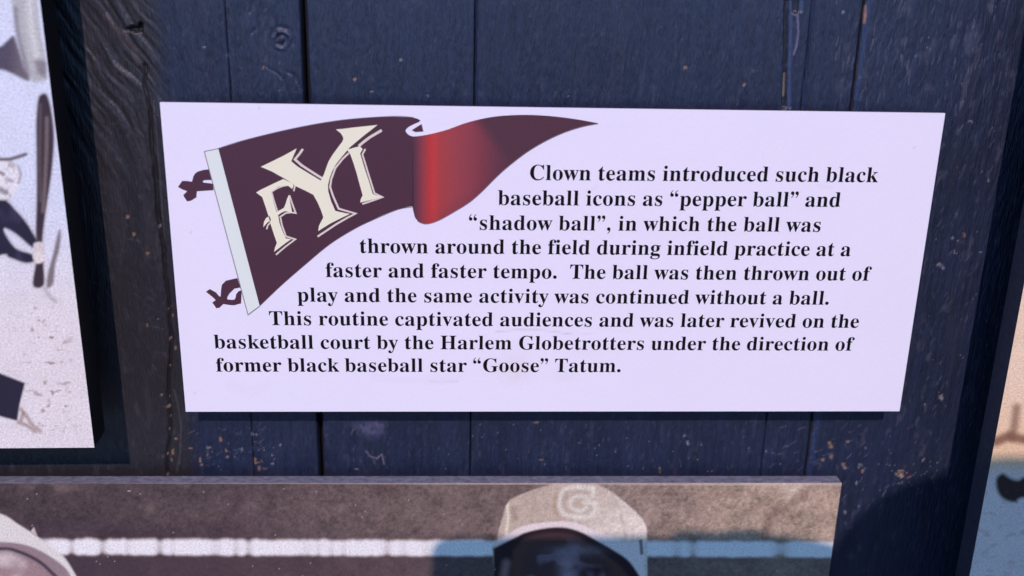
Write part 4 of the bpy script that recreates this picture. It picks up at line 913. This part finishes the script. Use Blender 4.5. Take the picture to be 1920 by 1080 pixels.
M_skin = new_mat('skin', (0.42, 0.24, 0.17), 0.5, 0.4, tintnoise=((60, 60, 60), 0.08))
M_shirt = new_mat('grey_shirt', (0.12, 0.12, 0.13), 0.9, 0.2, bump=[((900, 900, 900), 2, 0.3, 0.0005)], tintnoise=((30, 30, 30), 0.1))
M_trousers = new_mat('dark_trousers', (0.03, 0.035, 0.05), 0.9, 0.2, tintnoise=((30, 30, 30), 0.15))
M_shoe = new_mat('black_shoe_leather', (0.02, 0.02, 0.02), 0.5, 0.4, tintnoise=((30, 30, 30), 0.15))
M_cap = new_mat('dark_cap_cloth', (0.02, 0.025, 0.05), 0.9, 0.2, tintnoise=((60, 60, 60), 0.15))
M_phone = new_mat('black_phone_glass', (0.01, 0.01, 0.012), 0.15, 0.5, tintnoise=((30, 30, 30), 0.05))

PO = Vector((.345, -1.14, 0))
person = empty('person', PO, 'person in grey shirt and dark cap raising a phone to photograph the white sign', 'person')
def rel(x, y, z, r, r2=None):      # camera-relative to person-relative
    if y < -.2:
        y += .10; z -= .004
    return (x - PO.x, y - EYE - PO.y, z + CZ, r, r2 or r)
N = []; E_ = []
def chain(pts, start=None):
    prev = start
    ids = []
    for p in pts:
        N.append(p); i = len(N) - 1
        if prev is not None:
            E_.append((prev, i))
        prev = i; ids.append(i)
    return ids
HX = .318
spine = chain([rel(.345, -.56, -.56, .155, .115), rel(.345, -.55, -.40, .140, .105), rel(.342, -.52, -.24, .150, .110), rel(.338, -.47, -.09, .130, .095), rel(HX, -.41, -.01, .056), rel(HX, -.385, .05, .058),
               rel(HX, -.355, .105, .072, .080), rel(HX, -.35, .165, .078, .092), rel(HX, -.355, .215, .070, .080)])
chain([rel(HX, -.262, .118, .013)], spine[6])
for s in (-1, 1):
    chain([rel(HX + s * .082, -.36, .125, .012, .018)], spine[6])
    leg = chain([rel(.345 + s * .10, -.57, -.66, .095), rel(.345 + s * .12, -.55, -.98, .062), rel(.345 + s * .13, -.59, -1.20, .055), rel(.345 + s * .13, -.61, -1.385, .040), rel(.345 + s * .135, -.53, -1.42, .042, .036), rel(.345 + s * .14, -.43, -1.43, .036, .028)], spine[0])
def arm(sh, el, wr, palm, fdir, tdir, side, curl):
    ids = chain([sh, el, wr], spine[3])
    pal = chain([palm], ids[-1])[0]
    P0 = Vector(palm[:3]); fd = Vector(fdir).normalized(); td = Vector(tdir).normalized()
    across = Vector((0, 0, 1))
    for k, (off, L) in enumerate(((.030, .070), (.010, .078), (-.010, .072), (-.030, .056))):
        b = P0 + across * off + fd * .030
        m = b + fd * L * .45
        t = m + (fd * .35 + Vector(curl) * .75).normalized() * L * .45
        chain([(*b, .0095, .0095), (*m, .0085, .0085), (*t, .0070, .0070)], pal)
    b = P0 + across * .028 + td * .018
    chain([(*b, .012, .012), (*(b + td * .030 + fd * .010), .010, .010), (*(b + td * .030 + fd * .036), .0085, .0085)], pal)
# right hand closes round the right end of the phone, left hand holds the lower left corner
arm(rel(.520, -.44, -.10, .058), rel(.560, -.24, -.20, .046), rel(.228, -.036, .064, .030, .032), rel(.160, -.030, .052, .026, .040), (-1, .10, 0), (-.2, -.6, .6), 1, (-.3, -1, 0))
arm(rel(.155, -.44, -.10, .058), rel(.020, -.30, -.30, .046), rel(-.060, -.070, -.115, .028), rel(-.045, -.048, -.062, .024, .032), (.55, .20, .5), (.3, -.6, .5), -1, (.5, -1, 0))
def pick(c):
    x, y, z = c.x + PO.x, c.y + PO.y + EYE, c.z - CZ
    if z < -1.36: return 3
    if z < -.56: return 2
    if z > -.02 and abs(x - HX) < .12 and y < -.1: return 0
    if y > -.095: return 0
    return 1
body = skinned('body', N, E_, [M_skin, M_shirt, M_trousers, M_shoe], pick, person)
# cap: crown and a curved peak
th = np.linspace(0, 2 * math.pi, 33); ph = np.linspace(0, math.pi / 2, 10)
T, P_ = np.meshgrid(th, ph)
cx, cy, cz = HX - PO.x, -.255 - EYE - PO.y, .181 + CZ
obj('cap', grid_mesh('cap', cx + .097 * np.cos(T) * np.cos(P_), cy + .104 * np.sin(T) * np.cos(P_), cz + .096 * np.sin(P_) ** .5), M_cap, person)
A_, R_ = np.meshgrid(np.linspace(math.radians(28), math.radians(152), 20), np.linspace(.0, 1, 6))
bx = cx + (.087 + .0 * R_) * np.cos(A_); by = cy + .100 * np.sin(A_) + R_ * .065 * np.sin(A_); bz = cz + .004 - .018 * R_ - .02 * np.cos(A_) ** 2
pk = grid_mesh('cap_peak', bx, by, bz)
pko = obj('cap_peak', pk, M_cap, person)
sm_ = pko.modifiers.new('thickness', 'SOLIDIFY'); sm_.thickness = .003
phone = empty('phone', (.036, -EYE - .016, CZ), 'black phone held sideways in front of the photographer, facing the sign', 'phone')
rr = .013
out = []
for cxx, czz, a0 in ((.080 - rr, .083 - rr, 0), (-.080 + rr, .083 - rr, 90), (-.080 + rr, -.012 + rr, 180), (.080 - rr, -.012 + rr, 270)):
    out += [(cxx + rr * math.cos(math.radians(a0 + k * 15)), czz + rr * math.sin(math.radians(a0 + k * 15))) for k in range(7)]
nn = len(out)
cv = [(a, -.0045, b) for a, b in out] + [(a, .0045, b) for a, b in out]
obj('case', mesh('case', cv, [tuple(range(nn)), tuple(range(2 * nn - 1, nn - 1, -1))] + [(i, i + nn, (i + 1) % nn + nn, (i + 1) % nn) for i in range(nn)]), M_phone, phone)
obj('screen', box_mesh('screen', (-.074, -.0052, -.006), (.074, -.0047, .077)), M_phone, phone)
lens = mesh('lens', [(.0 - .035 + .009 * math.cos(a), y, .009 * math.sin(a)) for y in (.0042, .0062) for a in [i * math.pi / 8 for i in range(16)]],
            [tuple(range(15, -1, -1))] + [tuple(range(16, 32))] + [(i, (i + 1) % 16, 16 + (i + 1) % 16, 16 + i) for i in range(16)])
obj('lens', lens, M_phone, phone)
